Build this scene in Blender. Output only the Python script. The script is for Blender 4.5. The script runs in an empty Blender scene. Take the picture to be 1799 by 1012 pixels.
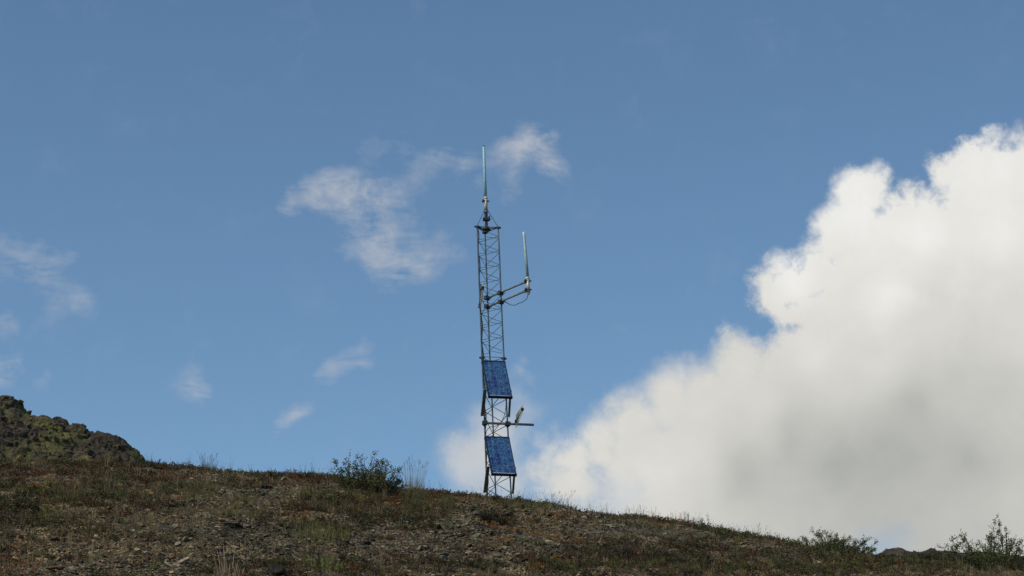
import bpy, math, random
import numpy as np
from mathutils import Vector, Matrix

random.seed(7)
RNG = np.random.default_rng(11)
SC = bpy.context.scene
COL = SC.collection
R = math.radians

# ------------------------------------------------------------------ camera
PITCH = 17.0
HFOV = 24.0
FPX = 899.5 / math.tan(R(HFOV / 2))          # focal length in photo pixels
cam_d = bpy.data.cameras.new("camera")
cam_d.sensor_width = 36
cam_d.lens = 18 / math.tan(R(HFOV / 2))
cam_d.clip_start = 0.1
cam_d.clip_end = 6000
cam = bpy.data.objects.new("camera", cam_d)
COL.objects.link(cam)
cam.rotation_euler = (R(90 + PITCH), 0, 0)
SC.camera = cam

CP, SP = math.cos(R(PITCH)), math.sin(R(PITCH))
def ray(px, py):
    a = (px - 899.5) / FPX
    b = (506 - py) / FPX
    return Vector((a, CP - b * SP, SP + b * CP))
def at(px, py, Y):
    d = ray(px, py)
    return d * (Y / d.y)
def proj(x, y, z):
    dep = y * CP + z * SP
    return 899.5 + FPX * x / dep, 506 - FPX * (z * CP - y * SP) / dep

# ------------------------------------------------------------------ exposure, sun, sky
SC.view_settings.view_transform = 'Standard'
SC.view_settings.look = 'None'
SC.view_settings.gamma = 1
EXPO = 0.0
SC.view_settings.exposure = EXPO
SC.cycles.max_bounces = 5
SC.cycles.diffuse_bounces = 2
SC.cycles.transparent_max_bounces = 4

SUN_EL, SUN_AZ = 44.0, -128.0        # azimuth clockwise from +Y: behind and left of the viewer
sl = bpy.data.lights.new("sun", 'SUN')
sl.energy = 3.1
sl.angle = R(12)
sl.color = (1.0, 0.90, 0.76)
sun = bpy.data.objects.new("sun", sl)
COL.objects.link(sun)
sd = Vector((math.sin(R(SUN_AZ)) * math.cos(R(SUN_EL)), math.cos(R(SUN_AZ)) * math.cos(R(SUN_EL)), math.sin(R(SUN_EL))))
sun.rotation_euler = sd.to_track_quat('Z', 'Y').to_euler()

SKY_STRENGTH = 0.11
SKY_TINT = (0.84, 0.985, 1.01)

def build_world():
    w = bpy.data.worlds.new("World")
    SC.world = w
    w.use_nodes = True
    nt = w.node_tree
    N, L = nt.nodes, nt.links
    N.clear()
    def nd(t, **kw):
        n = N.new(t)
        for k, v in kw.items():
            setattr(n, k, v)
        return n
    def setin(n, i, v):
        if hasattr(v, 'is_linked') or isinstance(v, bpy.types.NodeSocket):
            L.new(v, n.inputs[i])
        else:
            n.inputs[i].default_value = v
    def M(op, a, b=0.0, c=0.0, clamp=False):
        n = nd('ShaderNodeMath', operation=op, use_clamp=clamp)
        setin(n, 0, a); setin(n, 1, b)
        if op in ('MULTIPLY_ADD', 'SMOOTH_MAX', 'SMOOTH_MIN'):
            setin(n, 2, c)
        return n.outputs[0]
    def VM(op, a, b=None, s=None):
        n = nd('ShaderNodeVectorMath', operation=op)
        setin(n, 0, a)
        if b is not None: setin(n, 1, b)
        if s is not None: n.inputs['Scale'].default_value = s
        return n.outputs['Value'] if op in ('DISTANCE', 'LENGTH', 'DOT_PRODUCT') else n.outputs[0]
    def MR(v, a, b, c, d, it='SMOOTHSTEP'):
        n = nd('ShaderNodeMapRange', interpolation_type=it)
        n.clamp = True
        for i, q in enumerate((v, a, b, c, d)):
            setin(n, i, q)
        return n.outputs[0]
    def noise(vec, scale, detail=6, rough=0.55, dist=0.0):
        n = nd('ShaderNodeTexNoise')
        L.new(vec, n.inputs['Vector'])
        n.inputs['Scale'].default_value = scale
        n.inputs['Detail'].default_value = detail
        n.inputs['Roughness'].default_value = rough
        n.inputs['Distortion'].default_value = dist
        return n
    tc = nd('ShaderNodeTexCoord')
    D = VM('NORMALIZE', tc.outputs['Generated'])
    px = 1 / FPX
    def cen(x, y):
        return tuple(ray(x, y).normalized())
    # warped directions give the clouds their billows and frayed edges
    def warp(scale, amp, detail, rough, dist=0.0):
        c = VM('SUBTRACT', noise(D, scale, detail, rough, dist).outputs['Color'], (0.5, 0.5, 0.5))
        return VM('ADD', D, VM('SCALE', c, s=amp))
    DW = warp(34, 112 * px, 8, 0.58)            # for the cumulus
    DS = warp(30, 170 * px, 7, 0.58, 0.25)     # for the wisps
    fine = noise(D, 105, 8, 0.64).outputs['Fac']
    calm = noise(D, 24, 3, 0.5).outputs['Fac']           # some stretches of the rim are frayed, others calm
    mp = nd('ShaderNodeMapping'); L.new(D, mp.inputs[0]); mp.inputs['Rotation'].default_value = (0, R(35), 0); mp.inputs['Scale'].default_value = (0.42, 1, 1.5)
    streak = noise(mp.outputs[0], 95, 7, 0.62, 0.9).outputs['Fac']
    mid = noise(D, 55, 8, 0.62, 0.4).outputs['Fac']

    big = [(1508, 335, 56), (1492, 405, 66), (1610, 405, 82), (1736, 309, 80), (1815, 330, 96), (1700, 385, 72),
           (1446, 472, 56), (1392, 484, 50), (1374, 512, 46), (1452, 558, 66), (1408, 545, 48), (1560, 430, 70), (1600, 530, 170), (1770, 490, 180),
           (1303, 662, 70), (1392, 680, 80), (1245, 695, 66), (1182, 714, 68), (1120, 752, 66), (1062, 786, 60), (1000, 812, 58),
           (1008, 855, 66), (1150, 840, 120), (1300, 800, 170), (1500, 760, 230), (1700, 780, 280), (1900, 560, 280),
           (1150, 960, 130), (1400, 1000, 160), (2050, 800, 400), (1080, 930, 80)]
    fld = None
    for x, y, r in big:
        d = M('SUBTRACT', r * px * 0.98, VM('DISTANCE', DW, cen(x, y)))
        fld = d if fld is None else M('SMOOTH_MAX', fld, d, 12 * px)
    fld = M('MULTIPLY_ADD', M('SUBTRACT', fine, 0.5), MR(calm, 0.35, 0.65, 32 * px, 98 * px), fld)
    # crisp edge high up, softer edge lower down
    z = nd('ShaderNodeSeparateXYZ'); L.new(D, z.inputs[0])
    soft = MR(z.outputs[2], cen(1400, 640)[2], cen(1450, 560)[2], 40 * px, 20 * px)
    abig = MR(M('DIVIDE', fld, soft), -0.75, 1.15, 0.0, 1.0)
    # thin places low down, where blue shows through
    for x, y, r, a in [(1080, 905, 80, 0.35), (1550, 985, 75, 0.42), (960, 900, 50, 0.2)]:
        abig = M('MULTIPLY', abig, MR(VM('DISTANCE', DS, cen(x, y)), 0, r * px, 1 - a, 1.0))

    wisps = [(512, 370, 34, .55), (555, 348, 46, .6), (605, 345, 58, .75), (650, 365, 55, .75), (690, 330, 45, .35), (745, 300, 45, .5),
             (800, 310, 45, .5), (655, 272, 40, .3), (705, 262, 35, .3), (690, 415, 55, .6), (640, 432, 45, .6), (700, 470, 55, .75), (765, 435, 50, .45),
             (750, 485, 45, .4), (895, 295, 55, .55), (940, 258, 56, .85), (978, 290, 42, .5), (905, 340, 38, .35), (840, 318, 40, .4), (800, 460, 40, .2),
             ]
    small = [(8, 445, 48, .45), (45, 468, 46, .6), (85, 456, 32, .55), (125, 448, 22, .45), (88, 495, 34, .45), (118, 520, 36, .45), (150, 535, 34, .4), (85, 548, 24, .4), (6, 570, 26, .6),
             (60, 585, 34, .2), (110, 595, 30, .25), (5, 655, 36, .85), (30, 640, 24, .6), (70, 676, 16, .45), (84, 662, 12, .4), (318, 668, 28, .45), (345, 672, 30, .6), (354, 696, 28, .55), (320, 700, 20, .25),
             (478, 770, 20, .5), (496, 752, 22, .65), (515, 736, 22, .7), (534, 719, 20, .6), (550, 708, 15, .4), (560, 664, 18, .35), (584, 656, 22, .5), (610, 641, 26, .6), (636, 624, 22, .6), (650, 640, 18, .4),
             (180, 720, 26, .25), (708, 612, 20, .4), (914, 655, 26, .65), (922, 628, 16, .45), (930, 668, 20, .4), (890, 690, 30, .4), (800, 580, 24, .18)]
    ws = None
    for x, y, r, a in wisps:
        g = MR(VM('DISTANCE', DS, cen(x, y)), 0, r * 1.25 * px, a, 0.0)
        ws = g if ws is None else M('ADD', ws, g)
    DT = warp(60, 62 * px, 6, 0.55)
    for x, y, r, a in small:
        ws = M('ADD', ws, MR(VM('DISTANCE', DT, cen(x, y)), 0, r * 1.45 * px, a * 0.72, 0.0))
    ws = M('MULTIPLY', ws, MR(M('MULTIPLY_ADD', mid, 0.5, M('MULTIPLY', streak, 0.5)), 0.37, 0.63, 0.15, 1.8, 'LINEAR'))
    aw = MR(M('MULTIPLY_ADD', M('SUBTRACT', fine, 0.5), 0.30, ws), 0.12, 1.4, 0.0, 0.80, 'LINEAR')
    # pale soft cloud behind the mast foot
    lows = [(800, 800, 52, .6), (840, 780, 66, .8), (872, 740, 62, .75), (870, 830, 84, .9), (900, 790, 60, .7), (915, 700, 42, .4), (905, 870, 60, .6), (820, 850, 60, .5), (785, 785, 40, .35), (925, 740, 40, .4), (930, 850, 60, .5), (840, 720, 40, .35)]
    wl = None
    for x, y, r, a in lows:
        g = MR(VM('DISTANCE', DW, cen(x, y)), 0, r * 1.2 * px, a, 0.0)
        wl = g if wl is None else M('ADD', wl, g)
    al = MR(M('MULTIPLY_ADD', M('SUBTRACT', mid, 0.5), 1.1, wl), 0.0, 2.1, 0.0, 0.95)

    # brightness of the cumulus body
    pts = [(1500, 380, .93), (1380, 500, .93), (1600, 420, .94), (1740, 300, .93), (1560, 520, .91), (1790, 560, .80), (1650, 600, .80), (1440, 620, .84),
           (1300, 640, .82), (1200, 690, .80), (1150, 760, .82), (1340, 700, .76), (1000, 820, .82), (1080, 850, .80), (1220, 870, .70), (1300, 820, .50), (1400, 770, .50), (1600, 720, .52),
           (1560, 800, .45), (1700, 800, .47), (1480, 810, .46), (1400, 880, .60), (1560, 900, .52), (1160, 920, .78), (1790, 700, .64), (1790, 880, .66), (1700, 950, .58), (1750, 420, .93), (1680, 500, .87), (1500, 660, .72), (1560, 620, .78), (1130, 820, .82), (1200, 780, .78), (1700, 690, .66)]
    DB = warp(22, 120 * px, 6, 0.5)
    num = den = None
    for x, y, b in pts:
        wgt = M('POWER', M('MULTIPLY_ADD', VM('DISTANCE', DB, cen(x, y)), 1 / (60 * px), 0.6), -3.0)
        num = M('MULTIPLY', wgt, b) if num is None else M('MULTIPLY_ADD', wgt, b, num)
        den = wgt if den is None else M('ADD', den, wgt)
    B = M('DIVIDE', num, den)
    B = M('MULTIPLY_ADD', M('SUBTRACT', noise(D, 20, 6, 0.5, 0.6).outputs['Fac'], 0.5), 0.16, B)
    B = M('MULTIPLY_ADD', M('SUBTRACT', mid, 0.5), 0.10, B)
    ramp = nd('ShaderNodeValToRGB')
    ramp.color_ramp.elements[0].position = 0.40
    ramp.color_ramp.elements[0].color = (0.36, 0.375, 0.36, 1)
    ramp.color_ramp.elements[1].position = 1.0
    ramp.color_ramp.elements[1].color = (0.93, 0.925, 0.90, 1)
    e = ramp.color_ramp.elements.new(0.8); e.color = (0.685, 0.675, 0.635, 1)
    L.new(B, ramp.inputs[0])
    k = 2 ** (-EXPO)

    sky = nd('ShaderNodeTexSky', sky_type='NISHITA')
    sky.sun_disc = False
    sky.sun_elevation = R(SUN_EL)
    sky.sun_rotation = R(SUN_AZ)
    sky.altitude = 1500
    sky.air_density = 1.0
    sky.dust_density = 0.6
    sky.ozone_density = 1.0
    bs = nd('ShaderNodeBackground'); bs.inputs[1].default_value = SKY_STRENGTH
    tint = nd('ShaderNodeMix', data_type='RGBA', blend_type='MULTIPLY')
    tint.inputs[0].default_value = 1
    L.new(sky.outputs[0], tint.inputs[6]); tint.inputs[7].default_value = (*SKY_TINT, 1)
    L.new(tint.outputs[2], bs.inputs[0])
    prev = bs.outputs[0]
    for fac, colr in ((aw, (0.47, 0.50, 0.55, 1)), (al, (0.62, 0.625, 0.615, 1)), (abig, ramp.outputs[0])):
        bg = nd('ShaderNodeBackground'); bg.inputs[1].default_value = k
        setin(bg, 0, colr)
        mx = nd('ShaderNodeMixShader')
        L.new(fac, mx.inputs[0]); L.new(prev, mx.inputs[1]); L.new(bg.outputs[0], mx.inputs[2])
        prev = mx.outputs[0]
    out = nd('ShaderNodeOutputWorld')
    L.new(prev, out.inputs[0])
build_world()

# ------------------------------------------------------------------ numpy noise
_T = np.random.default_rng(5).random((256, 256))
def vnoise(x, y, seed=0):
    x = np.asarray(x, float) + seed * 17.37; y = np.asarray(y, float) + seed * 9.71
    xi = np.floor(x).astype(int); yi = np.floor(y).astype(int)
    fx = x - xi; fy = y - yi
    fx = fx * fx * (3 - 2 * fx); fy = fy * fy * (3 - 2 * fy)
    a = _T[xi & 255, yi & 255]; b = _T[(xi + 1) & 255, yi & 255]
    c = _T[xi & 255, (yi + 1) & 255]; d = _T[(xi + 1) & 255, (yi + 1) & 255]
    return (a * (1 - fx) + b * fx) * (1 - fy) + (c * (1 - fx) + d * fx) * fy - 0.5
def fbm(x, y, o=4, seed=0, g=0.5):
    r = 0; a = 1.0; f = 1.0
    for i in range(o):
        r = r + a * vnoise(x * f, y * f, seed + i * 3); a *= g; f *= 2.03
    return r
def cells(x, y, seed=0):
    """distance to nearest feature point and the id noise of that cell: blocky rock"""
    x = np.asarray(x, float) + seed * 3.3; y = np.asarray(y, float)
    xi = np.floor(x).astype(int); yi = np.floor(y).astype(int)
    best = np.full(x.shape, 9.0); idv = np.zeros(x.shape)
    for dx in (-1, 0, 1):
        for dy in (-1, 0, 1):
            cx, cy = xi + dx, yi + dy
            jx = _T[(cx * 3 + seed) & 255, cy & 255]; jy = _T[cx & 255, (cy * 5 + 7 + seed) & 255]
            d = (cx + jx - x) ** 2 + (cy + jy - y) ** 2
            m = d < best
            best = np.where(m, d, best); idv = np.where(m, _T[(cx + 31) & 255, (cy + 77) & 255], idv)
    return np.sqrt(best), idv

# ------------------------------------------------------------------ tags and mesh helpers
def tag(o, label=None, cat=None, group=None, kind=None):
    for k, v in (('label', label), ('category', cat), ('group', group), ('kind', kind)):
        if v: o[k] = v
    return o
def empty(name, loc):
    o = bpy.data.objects.new(name, None); COL.objects.link(o)
    o.location = loc; o.empty_display_size = 0.2
    return o
def raw_mesh(name, V, F, mat, parent=None, cols=None, smooth=False, mats=None, loc=None):
    """V (n,3), F (m,3|4) numpy; world coordinates, shifted to loc / parent"""
    V = np.asarray(V, np.float64); F = np.asarray(F, np.int32)
    off = Vector(loc) if loc is not None else (parent.matrix_basis.translation if parent and parent.type == 'EMPTY' else None)
    if off is not None:
        V = V - np.array(off)[None]
    k = F.shape[1]
    me = bpy.data.meshes.new(name)
    me.vertices.add(len(V)); me.vertices.foreach_set('co', V.astype(np.float32).ravel())
    me.loops.add(F.size); me.loops.foreach_set('vertex_index', F.ravel())
    me.polygons.add(len(F))
    me.polygons.foreach_set('loop_start', np.arange(0, F.size, k, dtype=np.int32))
    me.polygons.foreach_set('loop_total', np.full(len(F), k, np.int32))
    me.polygons.foreach_set('use_smooth', np.full(len(F), smooth, bool))
    me.update(calc_edges=True)
    if cols is not None:
        at_ = me.color_attributes.new('tint', 'FLOAT_COLOR', 'POINT')
        c = np.ones((len(V), 4), np.float32); c[:, :3] = cols
        at_.data.foreach_set('color', c.ravel())
    me.materials.append(mat)
    o = bpy.data.objects.new(name, me); COL.objects.link(o)
    if parent: o.parent = parent
    elif loc is not None: o.location = loc
    return o

class MB:
    """collects tubes, boxes and quads"""
    def __init__(s): s.v = []; s.f = []; s.c = []
    def add(s, V, F, c=(1, 1, 1)):
        b = len(s.v); s.v.extend([tuple(p) for p in V]); s.f.extend([tuple(i + b for i in f) for f in F]); s.c.extend([c] * len(V))
    def tube(s, pts, rad, n=6, cap=True, c=(1, 1, 1)):
        pts = [Vector(p) for p in pts]
        rr = rad if isinstance(rad, (list, tuple)) else [rad] * len(pts)
        V = []; F = []; prev = None
        for i, p in enumerate(pts):
            t = (pts[min(i + 1, len(pts) - 1)] - pts[max(i - 1, 0)])
            t = t.normalized() if t.length > 1e-9 else Vector((0, 0, 1))
            u = (prev - t * prev.dot(t)) if prev is not None else t.orthogonal()
            u = u.normalized() if u.length > 1e-6 else t.orthogonal().normalized()
            prev = u; w = t.cross(u)
            for k in range(n):
                a = 2 * math.pi * k / n
                V.append(p + (u * math.cos(a) + w * math.sin(a)) * rr[i])
        for i in range(len(pts) - 1):
            for k in range(n):
                F.append((i * n + k, i * n + (k + 1) % n, (i + 1) * n + (k + 1) % n, (i + 1) * n + k))
        if cap:
            F.append(tuple(reversed(range(n)))); F.append(tuple(range((len(pts) - 1) * n, len(pts) * n)))
        s.add(V, F, c)
    def box(s, cen, ax, ay, az, c=(1, 1, 1)):
        """half-extent vectors"""
        cen, ax, ay, az = map(Vector, (cen, ax, ay, az))
        V = [cen + ax * i + ay * j + az * k for i in (-1, 1) for j in (-1, 1) for k in (-1, 1)]
        s.add(V, [(0, 1, 3, 2), (4, 6, 7, 5), (0, 4, 5, 1), (2, 3, 7, 6), (0, 2, 6, 4), (1, 5, 7, 3)], c)
    def build(s, name, mat, parent=None, smooth=False, loc=None, bevel=0):
        off = Vector(loc) if loc is not None else Vector((0, 0, 0))
        if parent is not None:
            p = parent
            while p is not None:
                off += p.location; p = p.parent
        me = bpy.data.meshes.new(name)
        me.from_pydata([Vector(v) - off for v in s.v], [], s.f)
        for p in me.polygons: p.use_smooth = smooth
        a = me.color_attributes.new('tint', 'FLOAT_COLOR', 'POINT')
        c = np.ones((len(s.v), 4), np.float32); c[:, :3] = np.array(s.c)
        a.data.foreach_set('color', c.ravel())
        me.materials.append(mat)
        o = bpy.data.objects.new(name, me); COL.objects.link(o)
        if parent is not None: o.parent = parent
        elif loc is not None: o.location = loc
        if bevel:
            b = o.modifiers.new('b', 'BEVEL'); b.width = bevel; b.segments = 2; b.limit_method = 'ANGLE'
        return o

# ------------------------------------------------------------------ materials
def mat_base(name):
    m = bpy.data.materials.new(name); m.use_nodes = True
    nt = m.node_tree; b = nt.nodes['Principled BSDF']
    return m, nt, b
def mixc(nt, a, b, fac, mode='MIX'):
    n = nt.nodes.new('ShaderNodeMix'); n.data_type = 'RGBA'; n.blend_type = mode
    for i, v in ((0, fac), (6, a), (7, b)):
        if isinstance(v, bpy.types.NodeSocket): nt.links.new(v, n.inputs[i])
        else: n.inputs[i].default_value = v if i == 0 else (*v, 1)
    return n.outputs[2]
def ntex(nt, scale, detail=4, rough=0.5, coord='Object', out='Fac', dist=0):
    tcn = nt.nodes.get('tc') or nt.nodes.new('ShaderNodeTexCoord'); tcn.name = 'tc'
    n = nt.nodes.new('ShaderNodeTexNoise'); nt.links.new(tcn.outputs[coord], n.inputs['Vector'])
    n.inputs['Scale'].default_value = scale; n.inputs['Detail'].default_value = detail; n.inputs['Roughness'].default_value = rough
    n.inputs['Distortion'].default_value = dist
    return n.outputs[out]
def ramp(nt, fac, stops):
    n = nt.nodes.new('ShaderNodeValToRGB'); nt.links.new(fac, n.inputs[0])
    cr = n.color_ramp
    while len(cr.elements) < len(stops): cr.elements.new(0.5)
    for e, (p, c) in zip(cr.elements, stops):
        e.position = p; e.color = (*c, 1) if len(c) == 3 else c
    return n.outputs[0]
def bump(nt, b, h, strength, distance):
    n = nt.nodes.new('ShaderNodeBump'); nt.links.new(h, n.inputs['Height'])
    n.inputs['Strength'].default_value = strength; n.inputs['Distance'].default_value = distance
    nt.links.new(n.outputs[0], b.inputs['Normal'])

def m_tint(name, rough=0.8, scale=30, var=0.35, base=(1, 1, 1), trans=0.0, spec=0.3):
    """colour comes from the per-plant / per-stone tint, broken up by noise"""
    m, nt, b = mat_base(name)
    a = nt.nodes.new('ShaderNodeAttribute'); a.attribute_name = 'tint'
    c = mixc(nt, a.outputs['Color'], base, 1.0, 'MULTIPLY')
    n = ntex(nt, scale, 3)
    g = ramp(nt, n, [(0.3, (1 - var,) * 3), (0.7, (1 + var * 0.6,) * 3)])
    c = mixc(nt, c, g, 1.0, 'MULTIPLY')
    nt.links.new(c, b.inputs['Base Color'])
    b.inputs['Roughness'].default_value = rough
    b.inputs['Specular IOR Level'].default_value = spec
    if trans:
        tr = nt.nodes.new('ShaderNodeBsdfTranslucent'); nt.links.new(c, tr.inputs[0])
        mx = nt.nodes.new('ShaderNodeMixShader'); mx.inputs[0].default_value = trans
        nt.links.new(b.outputs[0], mx.inputs[1]); nt.links.new(tr.outputs[0], mx.inputs[2])
        nt.links.new(mx.outputs[0], nt.nodes['Material Output'].inputs[0])
    return m
LEAF = m_tint('leaf', 0.6, 12, 0.3, base=(1.35, 1.3, 1.2), trans=0.3)
WOOD = m_tint('twig_wood', 0.85, 25, 0.3)
GRASSM = m_tint('grass_blade', 0.7, 8, 0.25, base=(1.35, 1.3, 1.2), trans=0.3)
STONE = m_tint('shale_stone', 0.95, 18, 0.45, base=(1.15, 1.04, 0.85), spec=0.12)

def m_soil():
    m, nt, b = mat_base('soil')
    big = ntex(nt, 0.5, 5, 0.6); midn = ntex(nt, 4.0, 6, 0.65); fin = ntex(nt, 45.0, 5, 0.7)
    c1 = ramp(nt, midn, [(0.3, (0.035, 0.031, 0.024)), (0.52, (0.10, 0.086, 0.062)), (0.72, (0.19, 0.16, 0.115))])
    c2 = ramp(nt, fin, [(0.35, (0.5, 0.5, 0.52)), (0.65, (1.35, 1.3, 1.2))])
    c = mixc(nt, c1, c2, 1.0, 'MULTIPLY')
    c3 = ramp(nt, big, [(0.35, (0.75, 0.78, 0.72)), (0.65, (1.2, 1.12, 1.0))])
    c = mixc(nt, c, c3, 1.0, 'MULTIPLY')
    v = nt.nodes.new('ShaderNodeTexVoronoi'); v.inputs['Scale'].default_value = 38; v.inputs['Randomness'].default_value = 1
    nt.links.new(nt.nodes['tc'].outputs['Object'], v.inputs['Vector'])
    bw = nt.nodes.new('ShaderNodeRGBToBW'); nt.links.new(v.outputs['Color'], bw.inputs[0])
    peb = ramp(nt, bw.outputs[0], [(0.2, (0.35, 0.35, 0.36)), (0.5, (0.95, 0.93, 0.9)), (0.8, (1.9, 1.8, 1.65))])
    c = mixc(nt, c, peb, 1.0, 'MULTIPLY')
    nt.links.new(c, b.inputs['Base Color']); b.inputs['Roughness'].default_value = 0.95
    b.inputs['Specular IOR Level'].default_value = 0.15
    bump(nt, b, v.outputs['Distance'], 1.0, -0.03)
    return m
SOIL = m_soil()

def m_rock(name, dark, light, lichen, amount):
    m, nt, b = mat_base(name)
    a = ntex(nt, 0.9, 8, 0.65); f = ntex(nt, 6.0, 6, 0.7, dist=0.6); l = ntex(nt, 0.6, 9, 0.72, dist=0.6)
    c = ramp(nt, f, [(0.32, dark), (0.68, light)])
    c = mixc(nt, c, ramp(nt, a, [(0.3, (0.6, 0.6, 0.65)), (0.7, (1.35, 1.2, 1.1))]), 1.0, 'MULTIPLY')
    lf = ramp(nt, l, [(0.5 - amount, (0, 0, 0)), (0.62 - amount, (1, 1, 1))])
    lf2 = ramp(nt, ntex(nt, 5.0, 5, 0.7), [(0.38, (0.1,) * 3), (0.6, (1,) * 3)])
    fac = mixc(nt, lf, lf2, 1.0, 'MULTIPLY')
    c = mixc(nt, c, lichen, fac)
    nt.links.new(c, b.inputs['Base Color']); b.inputs['Roughness'].default_value = 0.95
    b.inputs['Specular IOR Level'].default_value = 0.2
    bump(nt, b, f, 1.0, 0.16)
    return m
ROCK_L = m_rock('lichen_rock', (0.022, 0.019, 0.017), (0.13, 0.112, 0.08), (0.17, 0.165, 0.05), 0.04)
ROCK_R = m_rock('dark_rock', (0.03, 0.028, 0.028), (0.10, 0.088, 0.08), (0.12, 0.12, 0.08), -0.12)
BOULDER = m_rock('boulder_rock', (0.018, 0.018, 0.02), (0.07, 0.066, 0.06), (0.12, 0.12, 0.09), -0.14)

def m_metal(name, col, rough=0.5, metallic=0.6, var=0.35, scale=9):
    m, nt, b = mat_base(name)
    n = ntex(nt, scale, 6, 0.65)
    c = mixc(nt, tuple(col), ramp(nt, n, [(0.35, (1 - var,) * 3), (0.65, (1 + var,) * 3)]), 1.0, 'MULTIPLY')
    nt.links.new(c, b.inputs['Base Color'])
    b.inputs['Roughness'].default_value = rough; b.inputs['Metallic'].default_value = metallic
    return m
STEEL = m_metal('dull_galvanised_steel', (0.075, 0.12, 0.14), 0.6, 0.35)
CLAMP = m_metal('weathered_clamp_steel', (0.035, 0.042, 0.048), 0.65, 0.3)
PIPE = m_metal('grey_pipe_steel', (0.20, 0.23, 0.24), 0.55, 0.4)
SLEEVE = m_metal('bare_aluminium_sleeve', (0.50, 0.47, 0.42), 0.45, 0.35)
PAINTB = m_metal('blue_green_fibreglass', (0.27, 0.50, 0.55), 0.5, 0.0, 0.15)
PAINTG = m_metal('grey_green_fibreglass', (0.27, 0.38, 0.40), 0.5, 0.0, 0.2)
WHITE = m_metal('white_cap', (0.7, 0.72, 0.7), 0.5, 0.0, 0.1)
BLACK = m_metal('black_cable', (0.012, 0.016, 0.02), 0.6, 0.0, 0.2)
CREAM = m_metal('cream_element', (0.42, 0.39, 0.26), 0.5, 0.2, 0.1)
BAR = m_metal('dark_angle_iron', (0.24, 0.245, 0.22), 0.7, 0.2)
FRAME = m_metal('black_panel_frame', (0.015, 0.02, 0.03), 0.5, 0.3, 0.1)
LIP_GLARE = m_metal('painted_glare_strip', (0.40, 0.42, 0.44), 0.5, 0.2, 0.5, 14)

def m_cells():
    m, nt, b = mat_base('solar_cells')
    uv = nt.nodes.new('ShaderNodeUVMap'); uv.uv_map = 'uv'
    def vor(scale, sx=1.0, sy=1.0):
        mp = nt.nodes.new('ShaderNodeMapping'); nt.links.new(uv.outputs[0], mp.inputs[0]); mp.inputs['Scale'].default_value = (sx, sy, 1)
        v = nt.nodes.new('ShaderNodeTexVoronoi'); nt.links.new(mp.outputs[0], v.inputs['Vector']); v.inputs['Scale'].default_value = scale
        return v.outputs['Color']
    bw = nt.nodes.new('ShaderNodeRGBToBW'); nt.links.new(vor(24, 1, 2.2), bw.inputs[0])
    c = ramp(nt, bw.outputs[0], [(0.1, (0.008, 0.022, 0.075)), (0.5, (0.012, 0.050, 0.15)), (0.9, (0.05, 0.15, 0.30))])
    # whole cells differ a little, and thin pale lines divide them (4 across, 9 down)
    sep = nt.nodes.new('ShaderNodeSeparateXYZ'); nt.links.new(uv.outputs[0], sep.inputs[0])
    def mth(op, a, bb):
        n = nt.nodes.new('ShaderNodeMath'); n.operation = op
        for i, v in ((0, a), (1, bb)):
            if isinstance(v, bpy.types.NodeSocket): nt.links.new(v, n.inputs[i])
            else: n.inputs[i].default_value = v
        return n.outputs[0]
    cu, cv = mth('MULTIPLY', sep.outputs[0], 4), mth('MULTIPLY', sep.outputs[1], 9)
    comb = nt.nodes.new('ShaderNodeCombineXYZ'); nt.links.new(mth('FLOOR', cu, 0), comb.inputs[0]); nt.links.new(mth('FLOOR', cv, 0), comb.inputs[1])
    wn = nt.nodes.new('ShaderNodeTexWhiteNoise'); nt.links.new(comb.outputs[0], wn.inputs[0])
    c = mixc(nt, c, ramp(nt, wn.outputs['Value'], [(0.0, (0.6, 0.5, 0.75)), (0.5, (1, 1, 1)), (1.0, (1.5, 1.4, 1.2))]), 1.0, 'MULTIPLY')
    lu = mth('GREATER_THAN', mth('ABSOLUTE', mth('SUBTRACT', mth('FRACT', cu, 0), 0.5), 0), 0.46)
    lv = mth('GREATER_THAN', mth('ABSOLUTE', mth('SUBTRACT', mth('FRACT', cv, 0), 0.5), 0), 0.465)
    bus = mth('LESS_THAN', mth('ABSOLUTE', mth('SUBTRACT', mth('FRACT', mth('MULTIPLY', cu, 2), 0), 0.5), 0), 0.06)
    ln = mth('MAXIMUM', mth('MULTIPLY', lu, 0.16), mth('MAXIMUM', mth('MULTIPLY', lv, 0.10), mth('MULTIPLY', bus, 0.10)))
    c = mixc(nt, c, (0.45, 0.50, 0.56), ln)
    nt.links.new(c, b.inputs['Base Color'])
    b.inputs['Roughness'].default_value = 0.28; b.inputs['Specular IOR Level'].default_value = 0.35
    return m
CELLS = m_cells()

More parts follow.
